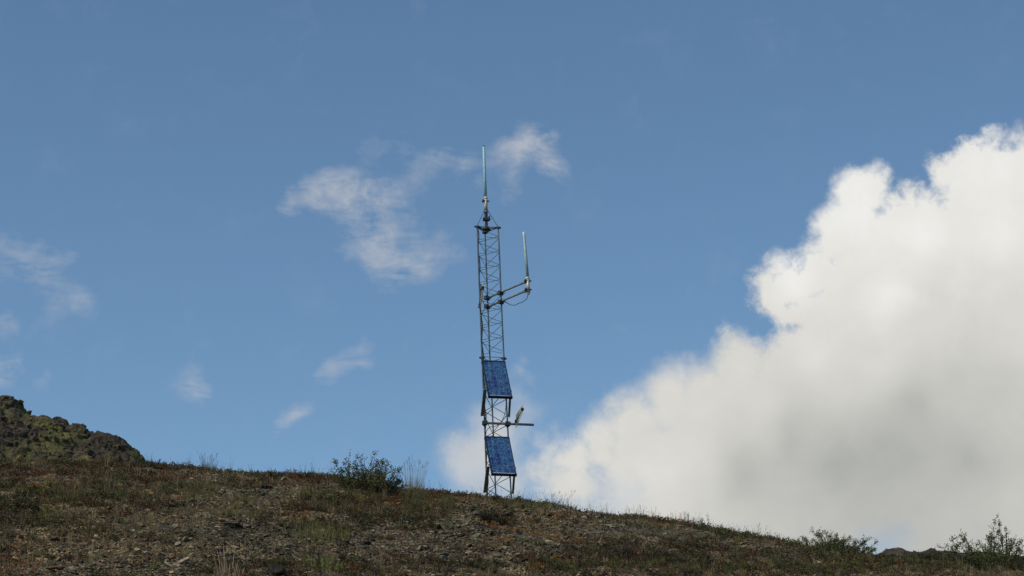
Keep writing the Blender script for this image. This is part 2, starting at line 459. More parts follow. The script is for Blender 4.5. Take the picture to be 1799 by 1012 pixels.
# ------------------------------------------------------------------ the hill
ROWS = [(-300, 806), (0, 812), (120, 816), (250, 818), (330, 822), (380, 829), (450, 834), (520, 836), (590, 842), (640, 850), (700, 860), (760, 868),
        (820, 874), (870, 879), (930, 884), (1000, 896), (1060, 905), (1120, 912), (1200, 922), (1280, 938), (1340, 949), (1400, 962), (1460, 974),
        (1540, 985), (1620, 983), (1700, 990), (1799, 999), (2100, 1020)]
YC = 40.5
XS = np.linspace(-14, 14, 141)
_px0 = 899.5 + FPX * XS / 42.5
row_t = np.interp(_px0, [r[0] for r in ROWS], [r[1] for r in ROWS]).astype(float)
def row_tan(row):
    return math.tan(R(PITCH) + 0) if False else np.tan(R(PITCH) + np.arctan((506 - row) / FPX))
tanc = row_tan(row_t)
TCH = [tanc.copy()]
def terrain(x, y, detail=True):
    x = np.asarray(x, float); y = np.asarray(y, float)
    yc = YC + 0.7 * np.sin(x * 0.35 + 1) - 0.05 * x
    tc = np.interp(x * (YC / np.clip(y, 26, 50)), XS, TCH[0])
    def prof(d):
        return tc * (yc - d) - 0.0043 * d ** 2
    d = yc - y
    dn = yc - 22
    z22 = prof(dn); s22 = tc + 0.0086 * dn
    front = prof(np.clip(d, 0, None))
    t = np.clip(y / 22, 0, 1)
    h00 = 2 * t ** 3 - 3 * t ** 2 + 1; h10 = t ** 3 - 2 * t ** 2 + t; h01 = -2 * t ** 3 + 3 * t ** 2; h11 = t ** 3 - t ** 2
    near = h00 * -1.6 + h10 * 22 * 0.10 + h01 * z22 + h11 * 22 * s22
    near = np.where(y < 0, -1.6 + 0.10 * y * np.exp(y / 60), near)
    db = np.clip(-d, 0, None)
    back = tc * yc + tc * db - 0.011 * np.minimum(db, 26) ** 2 - 0.011 * 52 * np.clip(db - 26, 0, None) + tc * 0
    back = np.where(back < -20, -20 - 14 * np.tanh((-20 - back) / 14), back)
    z = np.where(y < 22, near, np.where(d > 0, front, back))
    fade = 1 / (1 + (np.maximum(np.abs(x) - 20, 0) / 25) ** 2)
    z = np.where(np.abs(x) > 20, -1.6 + (z + 1.6) * fade, z)
    if detail:
        w = np.clip((y - 5) / 15, 0, 1)
        z = z + w * (0.16 * fbm(x * 0.45, y * 0.45, 3, 2) + 0.075 * fbm(x * 1.7, y * 2.4, 4, 8) * np.clip((y - 15) / 6, 0, 1))
        led = fbm(x * 0.5, y * 1.3, 3, 21)                         # low broken ledges in the slope
        z = z + 0.05 * np.tanh(led * 9) * np.clip((y - 18) / 4, 0, 1) * (y < 46)
    return z
# fit the crest so that its outline falls on the wanted rows
for it in range(4):
    ys = np.linspace(22, 48, 160)
    got = []
    for px_ in _px0:
        a = (px_ - 899.5) / FPX
        xx = a * ys * 1.035
        zz = terrain(xx, ys)
        dep = ys * CP + zz * SP
        pr = 506 - FPX * (zz * CP - ys * SP) / dep
        got.append(pr.min())
    got = np.array(got)
    err = row_tan(row_t) - row_tan(got)
    err = np.convolve(np.pad(err, 2, 'edge'), np.ones(5) / 5, 'valid')
    TCH[0] = TCH[0] + err
def ground(x, y):
    return float(terrain(np.array([x]), np.array([y]))[0])
def hit(px, py, y0=21.0, y1=46.0):
    """where the sight line through a photo pixel meets the hill (or its crest, if it passes above)"""
    d = ray(px, py); ys = np.linspace(y0, y1, 700)
    xs = ys * d.x / d.y; zs = ys * d.z / d.y
    g = terrain(xs, ys) - zs
    k = np.where(g > 0)[0]
    i = k[0] if len(k) else int(np.argmax(g[:620]))
    return Vector((xs[i], ys[i], float(terrain(xs[i:i + 1], ys[i:i + 1])[0])))

def build_ground():
    def axis(a, b, step, lo, hi):
        c = list(np.arange(a, b + 1e-6, step))
        s = step; v = b
        while v < hi: s *= 1.22; v += s; c.append(min(v, hi))
        s = step; v = a; l = []
        while v > lo: s *= 1.22; v -= s; l.append(max(v, lo))
        return np.array(l[::-1] + c)
    X = axis(-11.5, 11.5, 0.055, -2500, 2500); Y = axis(21, 44, 0.07, -900, 4000)
    gx, gy = np.meshgrid(X, Y)
    gz = terrain(gx, gy)
    gz = gz + np.where((np.abs(gx) < 12) & (gy > 20) & (gy < 45), 0.030 * fbm(gx * 8, gy * 8, 3, 4), 0)
    nx, ny = len(X), len(Y)
    i = np.arange(nx * ny).reshape(ny, nx)
    F = np.stack([i[:-1, :-1], i[:-1, 1:], i[1:, 1:], i[1:, :-1]], -1).reshape(-1, 4)
    o = raw_mesh('ground', np.stack([gx, gy, gz], -1).reshape(-1, 3), F, SOIL, smooth=True)
    tag(o, kind='structure')
build_ground()

# ------------------------------------------------------------------ rock outcrops
def ico(sub):
    import bmesh
    bm = bmesh.new(); bmesh.ops.create_icosphere(bm, subdivisions=sub, radius=1)
    V = np.array([v.co[:] for v in bm.verts]); F = np.array([[v.index for v in f.verts] for f in bm.faces]); bm.free()
    return V, F
ICO1, ICO2, ICO3 = ico(1), ico(2), ico(3)
def rand_rot(r):
    q = r.normal(size=4); q /= np.linalg.norm(q); w, x, y, z = q
    return np.array([[1 - 2 * (y * y + z * z), 2 * (x * y - z * w), 2 * (x * z + y * w)], [2 * (x * y + z * w), 1 - 2 * (x * x + z * z), 2 * (y * z - x * w)], [2 * (x * z - y * w), 2 * (y * z + x * w), 1 - 2 * (x * x + y * y)]])
def chunk(base, r, flat=0.5, planes=9):
    """an angular stone: a ball cut by random planes"""
    V, F = base; V = V @ rand_rot(r).T
    for _ in range(planes):
        n = r.normal(size=3); n /= np.linalg.norm(n); h = r.uniform(0.45, 0.85)
        d = V @ n; V = V - np.outer(np.maximum(d - h, 0), n)
    V = V + r.normal(size=V.shape) * 0.03
    return V * np.array([1, r.uniform(0.6, 0.9), flat]), F

def merge(name, protos, idx, pos, rz, scl, col, mat, tilt=None, cvar=None, tagkw=None, parent=None, loc=None):
    """one object holding many copies of small prototypes (V, F, tint)"""
    Vs, Fs, Cs = [], [], []; base = 0
    for k, (V, F, T) in enumerate(protos):
        m = np.where(idx == k)[0]
        if not len(m): continue
        s = scl[m]; s = s if s.ndim == 2 else np.repeat(s[:, None], 3, 1)
        P = V[None] * s[:, None, :]
        if tilt is not None:
            tx, ty = tilt[m, 0][:, None], tilt[m, 1][:, None]
            P[:, :, 2] += P[:, :, 0] * tx + P[:, :, 1] * ty; 
        c, sn = np.cos(rz[m])[:, None], np.sin(rz[m])[:, None]
        x = P[:, :, 0] * c - P[:, :, 1] * sn; y = P[:, :, 0] * sn + P[:, :, 1] * c
        P = np.stack([x, y, P[:, :, 2]], -1) + pos[m][:, None, :]
        n = len(V)
        Fk = F[None] + (np.arange(len(m)) * n)[:, None, None] + base
        Vs.append(P.reshape(-1, 3)); Fs.append(Fk.reshape(-1, F.shape[1]))
        Cs.append((col[m][:, None, :] * T[None]).reshape(-1, 3))
        base += len(m) * n
    o = raw_mesh(name, np.concatenate(Vs), np.concatenate(Fs), mat, cols=np.concatenate(Cs), parent=parent, loc=loc)
    if tagkw: tag(o, **tagkw)
    return o

def outcrop(name, sil, Y0, x_lo, x_hi, depth_front, depth_back, slope, mat, label, rough=1.0, step=0.05, chunks=900, csize=(0.15, 0.5)):
    """rock mass whose skyline runs through the photo pixels sil at distance Y0"""
    sp = [at(px, py, Y0) for px, py in sil]
    sx = [p.x for p in sp]; sz = [p.z for p in sp]
    X = np.arange(x_lo, x_hi, step); Yv = np.arange(Y0 - depth_front, Y0 + depth_back, step * 1.2)
    gx, gy = np.meshgrid(X, Yv)
    top = np.interp(gx, sx, sz)
    d = Y0 - gy
    drop = np.where(d > 0, slope * d * (0.65 + 0.35 * d / depth_front), 0.03 * (-d) + 0.13 * d * d)
    gz = top - drop
    c1, i1 = cells(gx * 0.8 + 0.4 * fbm(gx, gy, 3, 3), gy * 0.8, 2)
    c2, i2 = cells(gx * 2.6, gy * 2.6 + gx * 0.6, 5)
    c3, i3 = cells(gx * 6.5, gy * 6.5, 9)
    gz = gz + rough * (0.26 * (i1 - 0.5) + 0.20 * (i2 - 0.5) + 0.10 * (i3 - 0.5) - 0.06 * c2 + 0.22 * fbm(gx * 0.5, gy * 0.5, 4, 6) - 0.02)
    nx, ny = len(X), len(Yv)
    i = np.arange(nx * ny).reshape(ny, nx)
    F = np.stack([i[:-1, :-1], i[:-1, 1:], i[1:, 1:], i[1:, :-1]], -1).reshape(-1, 4)
    V = np.stack([gx, gy, gz], -1).reshape(-1, 3)
    Fs = [np.concatenate([F[:, [0, 1, 2]], F[:, [0, 2, 3]]])]; Vs = [V]; b = len(V)
    r = np.random.default_rng(3)
    for k in range(chunks):
        j = r.integers(len(V)); p = V[j]
        cv, cf = chunk(ICO1, r, 0.6); s = r.uniform(*csize)
        Vs.append(cv @ rand_rot(r).T * s * np.array([1, 1, 0.8]) + p - np.array([0, 0, s * 0.15])); Fs.append(cf + b); b += len(cv)
    base = Vector((sum(sx) / len(sx), Y0, float(gz.min())))
    o = raw_mesh(name, np.concatenate(Vs), np.concatenate(Fs), mat, loc=base)
    tag(o, label, 'rock outcrop', 'rock outcrops on the skyline')
    return o
outcrop('rock_outcrop', [(-420, 560), (-200, 640), (-60, 692), (0, 698), (33, 701), (43, 712), (56, 718), (98, 727), (115, 734), (138, 742), (157, 752), (184, 760), (210, 770), (230, 783), (241, 798), (250, 818), (262, 860), (280, 900)],
        56, at(-420, 700, 56).x, at(285, 700, 56).x, 9.0, 5.0, 0.75, ROCK_L, 'large rugged rock outcrop with yellow-green lichen behind the grassy slope at the left edge', rough=0.8, chunks=4500, csize=(0.04, 0.2))
outcrop('rock_outcrop', [(1520, 1000), (1540, 978), (1556, 966), (1580, 964), (1606, 972), (1630, 966), (1665, 962), (1690, 966), (1760, 972), (1900, 985)],
        47, at(1500, 980, 47).x, at(1900, 980, 47).x, 3.0, 3.0, 0.5, ROCK_R, 'low dark rock outcrop on the skyline between the two leafy shrubs at the right', rough=0.32, chunks=260, csize=(0.05, 0.16), step=0.04)

# ------------------------------------------------------------------ the radio mast
TY = 41.0
def build_tower():
    PHI = R(9)
    b0 = at(855.8, 880, TY)
    g = ground(b0.x + 0.2, TY)
    mc = b0.y and (b0.y * CP + b0.z * SP) / FPX        # metres per photo pixel at the foot
    # left front leg, and width of the front face, against photo rows
    Lx = [(398, 838.2), (565, 844.5), (626, 846.6), (680, 849.0), (731, 850.9), (768, 852.2), (870, 855.7), (900, 856.5)]
    Wx = [(398, 37.0), (565, 37.8), (626, 38.6), (697, 39.6), (768, 40.7), (870, 42.3), (900, 42.8)]
    def Lp(row):
        return at(float(np.interp(row, [a for a, _ in Lx], [b for _, b in Lx])), row, TY)
    def z_of(row): return Lp(row).z
    rows = [398, 430, 470, 520, 565, 626, 680, 731, 768, 820, 870, 900]
    zs = [z_of(r_) for r_ in rows][::-1]; xs = [Lp(r_).x for r_ in rows][::-1]
    wv = []
    for r_ in rows:
        p = Lp(r_); m = (p.y * CP + p.z * SP) / FPX
        wv.append(float(np.interp(r_, [a for a, _ in Wx], [b for _, b in Wx])) * m / math.cos(PHI))
    wv = wv[::-1]
    def leg(k, z):
        """k: 0 left, 1 right, 2 rear"""
        x = float(np.interp(z, zs, xs)); s = float(np.interp(z, zs, wv))
        a = {0: None, 1: PHI, 2: PHI + R(60)}[k]
        return Vector((x, TY, z)) if k == 0 else Vector((x + s * math.cos(a), TY + s * math.sin(a), z))
    zt, zb = z_of(398), min(z_of(885), g - 0.1)
    if zb < zs[0]:
        e = (xs[1] - xs[0]) / (zs[1] - zs[0]); xs.insert(0, xs[0] + e * (zb - zs[0])); wv.insert(0, wv[0]); zs.insert(0, zb)
    zjoint = z_of(628.5)
    base = (leg(0, zb) + leg(1, zb) + leg(2, zb)) / 3
    T = empty('radio_mast', base)
    tag(T, 'slender three-legged steel lattice mast with blue solar panels and antennas, standing on the ridge', 'radio mast')
    nr = Vector((math.sin(PHI), -math.cos(PHI), 0))       # out of the front face, toward the viewer
    al = Vector((math.cos(PHI), math.sin(PHI), 0))
    up = Vector((0, 0, 1))
    # legs
    for k in range(3):
        m = MB(); zz = [zb] + [q for q in zs if zb < q < zt] + [zt]
        m.tube([leg(k, q) for q in zz], 0.0135, 8); m.build('leg', STEEL, T, smooth=True)
    # bracing of each face: close zigzag above the joint, wide one below
    hu, hl = 0.1335, 0.232
    faces = [(0, 1, 0.0), (2, 1, 0.5), (2, 0, 0.75)]
    for a, b, ph in faces:
        m = MB()
        z = zt - 0.015 - ph * 0.0; side = a
        off = {0.0: 0.02, 0.5: 0.06, 0.75: 0.10}[ph]
        z -= off
        while z - hu > zjoint + 0.01:
            q = b if side == a else a
            m.tube([leg(side, z), leg(q, z - hu)], 0.0046, 5); side = q; z -= hu
        m.tube([leg(a, zjoint + 0.02), leg(b, zjoint + 0.02)], 0.006, 5)
        m.tube([leg(a, zjoint - 0.045), leg(b, zjoint - 0.045)], 0.006, 5)
        z = zjoint - 0.02 - off * 1.2
        side = b if ph else a
        while z > zb + 0.1:
            q = b if side == a else a
            m.tube([leg(side, z), leg(q, max(z - hl, zb))], 0.0065, 5); side = q; z -= hl
        # top frame of this face
        m.tube([leg(a, zt), leg(b, zt)], 0.009, 5)
        m.build('bracing', STEEL, T)
    # collars
    for k in range(3):
        for q, rr, hh in ((zt - 0.002, 0.034, 0.03), (zjoint, 0.028, 0.05)):
            m = MB(); p = leg(k, q)
            m.tube([p - up * hh / 2, p + up * hh / 2], rr, 6); m.box(p, al * 0.05, nr * 0.012, up * 0.012)
            m.build('collar', CLAMP, T)
    c = (leg(0, zt) + leg(1, zt) + leg(2, zt)) / 3
    # top plate, struts, mast pipe
    m = MB()
    for k in range(3):
        m.tube([leg(k, zt - 0.01), c], 0.009, 6)
    m.tube([c - up * 0.05, c + up * 0.045], 0.042, 10); m.tube([c - up * 0.015, c + up * 0.0], 0.075, 10)
    m.build('top_plate', CLAMP, T)
    def up_to(row, px=None):          # point above the top plate on a given photo row
        q = at(px if px else 853, row, c.y); return Vector((q.x, c.y, q.z))
    apex = up_to(369, 853.6)
    for k in range(3):
        m = MB(); m.tube([leg(k, zt + 0.01), apex + (leg(k, zt) - c) * 0.12], 0.0065, 5); m.build('strut', STEEL, T)
    m = MB()
    p0, p1 = c, up_to(371, 853.6)
    m.tube([p0, p0.lerp(p1, .5), p1], [0.022, 0.026, 0.034], 8)
    m.tube([p1, up_to(341, 850.6)], 0.013, 8)
    pole = m.build('mast_pipe', CLAMP, T)
    m = MB()
    q = up_to(385.5, 854.6)
    m.box(q, al * 0.05, nr * 0.045, up * 0.02); m.box(q + al * 0.05 + up * 0.02, al * 0.012, nr * 0.02, up * 0.045); m.box(q - al * 0.05, al * 0.012, nr * 0.03, up * 0.03)
    m.tube([q - al * 0.07 + nr * 0.03, q + al * 0.08 + nr * 0.03], 0.009, 5)
    m.build('pipe_clamp', CLAMP, T)

    def omni(ptop, pbot, psl_top, rad, paint, cable=None, clamps=(0.5,)):
        """collinear whip antenna: radome tube, metal sleeve, clamps"""
        m = MB()
        m.tube([psl_top, psl_top.lerp(ptop, .5), ptop - (ptop - pbot).normalized() * 0.01, ptop], [rad, rad * .93, rad * .86, rad * 0.45], 12)
        ant = m.build('antenna', paint, T, smooth=True)
        m = MB(); m.tube([pbot, psl_top], rad * 1.25, 12); m.tube([psl_top - up * 0.02, psl_top + up * 0.015], rad * 1.4, 12); m.tube([pbot - up * 0.025, pbot + up * 0.005], rad * 1.0, 10)
        m.build('sleeve', SLEEVE, ant, smooth=True)
        for f in clamps:
            p = pbot.lerp(psl_top, f); m = MB()
            m.box(p, al * 0.035, nr * 0.03, up * 0.012); m.tube([p - al * 0.062 + nr * 0.02, p + al * 0.062 + nr * 0.02], 0.007, 5); m.tube([p - al * 0.062 - nr * 0.03, p + al * 0.062 - nr * 0.03], 0.007, 5)
            m.box(p - al * 0.05, al * 0.012, nr * 0.04, up * 0.018)
            m.build('clamp', CLAMP, ant)
        return ant
    yy = c.y - 0.03
    def ua(px, row, y): return at(px, row, y)
    a1 = omni(ua(849.7, 257, yy), ua(853.8, 370, yy), ua(853.2, 348, yy), 0.027, PAINTB, clamps=(0.76,))
    tag(a1, 'upright blue-green whip antenna on the mast top')
    m = MB(); t_ = ua(849.7, 257, yy); m.tube([t_ - up * 0.012, t_ + up * 0.012], 0.021, 10); m.build('cap', CLAMP, a1)

    # side arms: from the rear leg, past the right leg, toward the viewer
    arm_ends = []
    for row, end in ((518.5, (927.0, 492.5)), (534.0, (928.8, 508.5))):
        zr = at(882, row - 5, TY).z
        A = leg(2, zr); B_ = leg(1, zr); d = (B_ - A); d.z = 0; d.normalize()
        Lr = (B_ - A).length
        E = A + d * Lr * 2.96 + up * 0.045
        A2 = A - d * 0.05
        m = MB(); m.tube([A2, E - d * 0.10], 0.0185, 10); m.tube([E - d * 0.14, E - d * 0.10], 0.024, 8); m.box(E - d * 0.05, d * 0.06, d.cross(up) * 0.022, up * 0.02)
        arm = m.build('side_arm', PIPE, T, smooth=False)
        for P_ in (A, B_):
            m = MB(); sdv = d.cross(up)
            m.box(P_ + sdv * 0.012, d * 0.032, sdv * 0.045, up * 0.036)
            m.tube([P_ - d * 0.05 - sdv * 0.05, P_ - d * 0.05 + sdv * 0.06], 0.009, 5); m.tube([P_ + d * 0.05 - sdv * 0.05, P_ + d * 0.05 + sdv * 0.06], 0.009, 5)
            m.build('clamp', CLAMP, arm)
        arm_ends.append(E)
    E1, E2 = arm_ends
    mid = (E1 + E2) / 2; dv = (E1 - E2).normalized()
    yE = mid.y
    pb = E2 - dv * 0.05; ps = E1 + dv * 0.05
    axis = (at(920.3, 409, yE) - ps); 
    a2 = omni(ps + axis, pb, ps, 0.027, PAINTG, clamps=(0.22, 0.82))
    tag(a2, 'grey-green whip antenna with white tip on two side arms')
    m = MB(); tp = ps + axis; dn = axis.normalized(); m.tube([tp - dn * 0.03, tp - dn * 0.0, tp + dn * 0.012], [0.024, 0.024, 0.014], 10); m.build('cap', WHITE, a2)
    # cables
    def cable(pts, r=0.006):
        pts = [Vector(p) for p in pts]; out = []
        for i in range(len(pts) - 1):
            p0_, p1_, p2_, p3_ = pts[max(i - 1, 0)], pts[i], pts[i + 1], pts[min(i + 2, len(pts) - 1)]
            for s in range(6):
                t = s / 6
                out.append(0.5 * ((2 * p1_) + (p2_ - p0_) * t + (2 * p0_ - 5 * p1_ + 4 * p2_ - p3_) * t * t + (3 * p1_ - p0_ - 3 * p2_ + p3_) * t ** 3))
        out.append(pts[-1]); m = MB(); m.tube(out, r, 6); m.build('cable', BLACK, T, smooth=True)
    y1 = yE; yR = leg(1, zr).y
    cable([pb, at(927.5, 519, y1), at(924.5, 526, y1 + .1), at(917, 531, y1 + .25), at(911, 533, y1 + .35), at(905, 536, y1 + .45), at(897, 535.5, y1 + .5), at(889, 531, yR - .05), at(883, 526, yR), leg(1, at(882, 545, TY).z) + nr * 0.02])
    # coax bundle tied along the left leg, a little wavy
    cp_ = []
    for i, row in enumerate(np.linspace(399, 876, 34)):
        p = leg(0, z_of(row)); cp_.append(p + al * (0.012 * math.sin(i * 1.7) + 0.012) + nr * 0.02)
    cable([c - up * 0.02, (c + leg(0, zt)) / 2 - up * 0.03] + cp_, 0.0085)
    cable([p + al * 0.012 - nr * 0.03 for p in cp_[10:]], 0.006)
    cable([leg(1, z_of(668)) - up * .02, leg(1, z_of(700)), leg(1, z_of(722)) - al * 0.03, at(884, 735, TY - .02), at(878, 744, TY - .06), at(870, 749, TY - .06), at(862, 750, TY), at(855, 757, TY), leg(0, z_of(772))], 0.006)
    cable([at(848.5, 528, TY - .1), at(850, 533, TY - .05), at(851.5, 540, TY), at(849, 546, TY), leg(0, z_of(556))], 0.005)
    cable([at(841.5, 541, TY - .1), at(844, 545, TY - .02), leg(0, z_of(552))], 0.005)

    # boom with pipe for the lower yagi
    zp = z_of(744)
    A = leg(0, zp) + nr * 0.035; B_ = leg(1, zp) + nr * 0.035
    s = (B_ - A).length
    m = MB(); m.tube([A - al * 0.045, A + al * (s * 2.13)], 0.0215, 12)
    pipe = m.build('cross_pipe', PIPE, T, smooth=False)
    for P_ in (A, B_):
        m = MB(); m.box(P_ - nr * 0.012, al * 0.045, nr * 0.04, up * 0.03)
        for sg in (-1, 1):
            m.tube([P_ + al * 0.035 * sg - up * 0.045 + nr * .02, P_ + al * 0.035 * sg + up * 0.045 + nr * .02], 0.0085, 5)
        m.tube([P_ - up * 0.05 - nr * 0.035, P_ + up * 0.05 - nr * 0.035], 0.026, 8)
        m.build('clamp', CLAMP, pipe)
    def yagi(p_back, p_front_px, toward, n, elen, mat, label, taper=0.6):
        """boom running toward the viewer with upright rods"""
        pf = at(p_front_px[0], p_front_px[1], p_back.y - toward)
        d = (pf - p_back)
        m = MB(); m.box(p_back.lerp(pf, .5), d / 2, al * 0.008, up * 0.010)
        m.box(p_back + d * 0.06, al * 0.022, nr * 0.03, up * 0.024); m.box(p_back + d * 0.93, al * 0.022, nr * 0.03, up * 0.022)
        y = m.build('yagi_antenna', CLAMP, T); tag(y, label)
        for i in range(n):
            f = 0.06 + 0.88 * i / (n - 1); p = p_back + d * f; L_ = elen * (1 - (1 - taper) * f)
            m = MB(); m.tube([p - up * L_, p + up * L_], 0.0058, 6); m.tube([p - up * 0.02, p + up * 0.02], 0.011, 6); m.build('element', mat, y)
        return y
    pk = A + al * (s * 1.335) + nr * 0.03
    yagi(pk + up * 0.03, (918.5, 717.5), 0.86, 9, 0.125, CREAM, 'small cream rod yagi antenna above the cross pipe', 0.62)
    pl = at(842.4, 540, TY - 0.05)
    yl = yagi(pl, (848.2, 503), 1.10, 10, 0.055, CREAM, 'small dark yagi antenna seen end-on beside the left leg', 0.85)
    m = MB(); pz = at(848.2, 503, pl.y - 1.10); m.tube([pz, pz + up * 0.085], 0.006, 6); m.build('element', CREAM, yl)
    for i in range(9):
        f = 0.05 + 0.9 * i / 8; p = pl.lerp(pz, f); m = MB(); m.box(p, al * 0.023, nr * 0.012, up * 0.013)
        m.build('boom_block', CLAMP, yl)
    m = MB(); m.box((pl + leg(0, pl.z)) / 2, (leg(0, pl.z) - pl) / 2, up * 0.015, nr.cross(up) * 0.015); m.build('mount', CLAMP, yl)

    # solar panels on angle-iron struts
    def panel(row_top, label):
        zt_ = z_of(row_top)
        W = (leg(1, zt_) - leg(0, zt_)).length * 1.0
        TL = leg(0, zt_) + nr * 0.045 - al * 0.014; TR = TL + al * (W * 1.055)
        sh = -0.012
        dn = nr * 0.60 - up * 0.79 + al * 0.034; BL = TL + dn; BR = TR + dn
        th = (TR - TL).cross(dn).normalized()
        if th.dot(nr) < 0: th = -th
        # cells
        me = bpy.data.meshes.new('solar_panel')
        f = th * 0.004; ins = 0.05
        o_ = TL
        def pt(u, v): return o_ + (TR - TL) * u + dn * v + f - T.location
        V = [pt(.03, .975), pt(.97, .975), pt(.97, .015), pt(.03, .015)]
        V += [v - th * 0.02 for v in V]
        me.from_pydata(V, [], [(0, 1, 2, 3), (7, 6, 5, 4), (0, 4, 5, 1), (1, 5, 6, 2), (2, 6, 7, 3), (3, 7, 4, 0)])
        uvl = me.uv_layers.new(name='uv'); uvs = [(0, 0), (1, 0), (1, 1), (0, 1)]
        for li in me.polygons[0].loop_indices: uvl.data[li].uv = uvs[me.loops[li].vertex_index]
        me.materials.append(CELLS)
        p = bpy.data.objects.new('solar_panel', me); COL.objects.link(p); p.parent = T; tag(p, label)
        m = MB()
        cx = al * 0.013
        for u in (0, 1):
            m.box(TL.lerp(TR, u).lerp(BL.lerp(BR, u), .5) + al * 0.006 * (1 - 2 * u) - th * 0.01, dn / 2, al * 0.0075, th * 0.021)
        W2 = (TR - TL) / 2
        m.box((TL + TR) / 2 - th * 0.0105, W2 * 1.0, dn.normalized() * 0.011, th * 0.022)
        m.box((BL + BR) / 2 - th * 0.012, W2 * 1.03, dn.normalized() * 0.011, th * 0.024)
        m.build('frame', FRAME, p)
        m = MB(); m.box((BL + BR) / 2 - dn.normalized() * 0.018 + th * 0.008, W2 * 0.86, dn.normalized() * 0.006, th * 0.003); m.build('glare_strip', LIP_GLARE, p)  # glare along the lower frame lip, painted as a pale strip
        # angle-iron struts
        for k, sx_ in ((0, -0.040), (1, 0.016)):
            L0 = leg(k, zt_)
            S0 = L0 + nr * 0.50 - up * 0.635 + al * (sx_ + 0.02); S1 = leg(k, zt_ - 0.99) + nr * 0.02 + al * (sx_ + (0.0 if k == 0 else 0.012))
            dd = (S1 - S0); m = MB()
            m.box((S0 + S1) / 2, dd / 2, (al if k == 0 else al) * (0.031 if k == 0 else 0.019), nr * 0.004)
            m.box((S0 + S1) / 2 + al * (-0.022 if k == 0 else 0.012), dd / 2, al * 0.004, dd.cross(al).normalized() * 0.02)
            m.build('strut', BAR, p)
        # top hooks
        for k in (0, 1):
            m = MB(); m.box(leg(k, zt_ - 0.02) + nr * 0.025, al * 0.018, nr * 0.03, up * 0.018); m.build('bracket', CLAMP, p)
    panel(635.5, 'upper tilted blue solar panel with pale painted glare strip along its lower edge')
    panel(768.5, 'lower tilted blue solar panel just above the ridge plants')
    return T
build_tower()

# ------------------------------------------------------------------ plant prototypes (V, F, tint), height about 1
def leaf_quad(V, F, T, p, d, n, L, W, c):
    """a small pointed leaf (two triangles folded along the midrib)"""
    s = np.cross(d, n); s /= (np.linalg.norm(s) + 1e-9)
    b = len(V)
    V += [p, p + d * L * .5 + s * W, p + d * L, p + d * L * .5 - s * W]
    F += [(b, b + 1, b + 2), (b, b + 2, b + 3)]
    T += [c] * 4
def unit(v): return v / (np.linalg.norm(v) + 1e-9)
def proto_heath(r, stems=13, leaves=9, spread=0.55, lw=0.05, lean=0.35, stemc=(0.9, 0.6, 0.45)):
    V, F, T = [], [], []
    for i in range(stems):
        a = r.uniform(0, 6.28); rad = spread * math.sqrt(r.random())
        b0 = np.array([math.cos(a) * rad, math.sin(a) * rad, 0.0]); h = r.uniform(0.45, 1.0) * (1 - 0.3 * rad / spread)
        tip = b0 + np.array([math.cos(a) * lean * r.uniform(0, 1), math.sin(a) * lean * r.uniform(0, 1), h]) + r.normal(size=3) * [.06, .06, 0]
        d = unit(tip - b0); s = unit(np.cross(d, r.normal(size=3))) * 0.013
        b = len(V); V += [b0 - s, b0 + s, tip]; F += [(b, b + 1, b + 2)]; T += [stemc] * 3
        sh = r.uniform(0.7, 1.25)
        for k in range(leaves):
            t = r.uniform(0.2, 1.0); p = b0 + (tip - b0) * t
            dd = unit(d * r.uniform(0.3, 1.0) + unit(r.normal(size=3)) * 0.9)
            leaf_quad(V, F, T, p, dd, unit(r.normal(size=3)), r.uniform(0.10, 0.2), lw * r.uniform(.7, 1.3), tuple(np.ones(3) * sh * r.uniform(0.6, 1.35)))
    return np.array(V), np.array(F), np.array(T)
def proto_grass(r, blades=22, spread=0.22, w=0.016, droop=0.5, heads=False, hmin=0.4):
    V, F, T = [], [], []
    for i in range(blades):
        a = r.uniform(0, 6.28); rad = spread * r.random()
        p0 = np.array([math.cos(a) * rad, math.sin(a) * rad, 0.0]); h = r.uniform(hmin, 1.0)
        o = np.array([math.cos(a), math.sin(a), 0]) * r.uniform(0.05, droop) * h
        a2 = r.uniform(0, 3.14); s = np.array([math.cos(a2), math.sin(a2), 0]) * w
        p1 = p0 + np.array([0, 0, h * .55]) + o * .3; p2 = p0 + np.array([0, 0, h * r.uniform(.85, 1)]) + o
        b = len(V); V += [p0 - s, p0 + s, p1 - s * .8, p1 + s * .8, p2]
        F += [(b, b + 1, b + 3), (b, b + 3, b + 2), (b + 2, b + 3, b + 4)]; T += [tuple(np.ones(3) * r.uniform(.6, 1.4))] * 5
        if heads and r.random() < 0.7:
            d = unit(p2 - p1)
            for k in range(4):
                leaf_quad(V, F, T, p2 - d * 0.025 * k * 1.3, unit(d + r.normal(size=3) * .3), unit(r.normal(size=3)), 0.05, w * 1.2, (1.1, 0.95, 0.8))
    return np.array(V), np.array(F), np.array(T)
def proto_cushion(r, n=60, lw=0.05):
    """low cushion: short leaves all over a flattened dome"""
    V, F, T = [], [], []
    for i in range(n):
        a = r.uniform(0, 6.28); q = math.sqrt(r.random()); z = 0.42 * math.sqrt(max(0, 1 - q * q)) * r.uniform(0.7, 1.05)
        p = np.array([math.cos(a) * q, math.sin(a) * q, z * 0.8])
        d = unit(np.array([math.cos(a) * q, math.sin(a) * q, 0.7]) + r.normal(size=3) * .45)
        leaf_quad(V, F, T, p, d, unit(r.normal(size=3)), r.uniform(.12, .26), lw * r.uniform(.7, 1.4), tuple(np.ones(3) * r.uniform(.6, 1.35)))
    return np.array(V), np.array(F), np.array(T)
pr = np.random.default_rng(21)
HEATH = [proto_heath(pr) for _ in range(6)]
SPIKE = [proto_heath(pr, stems=7, leaves=11, spread=0.3, lw=0.04, lean=0.15) for _ in range(5)]
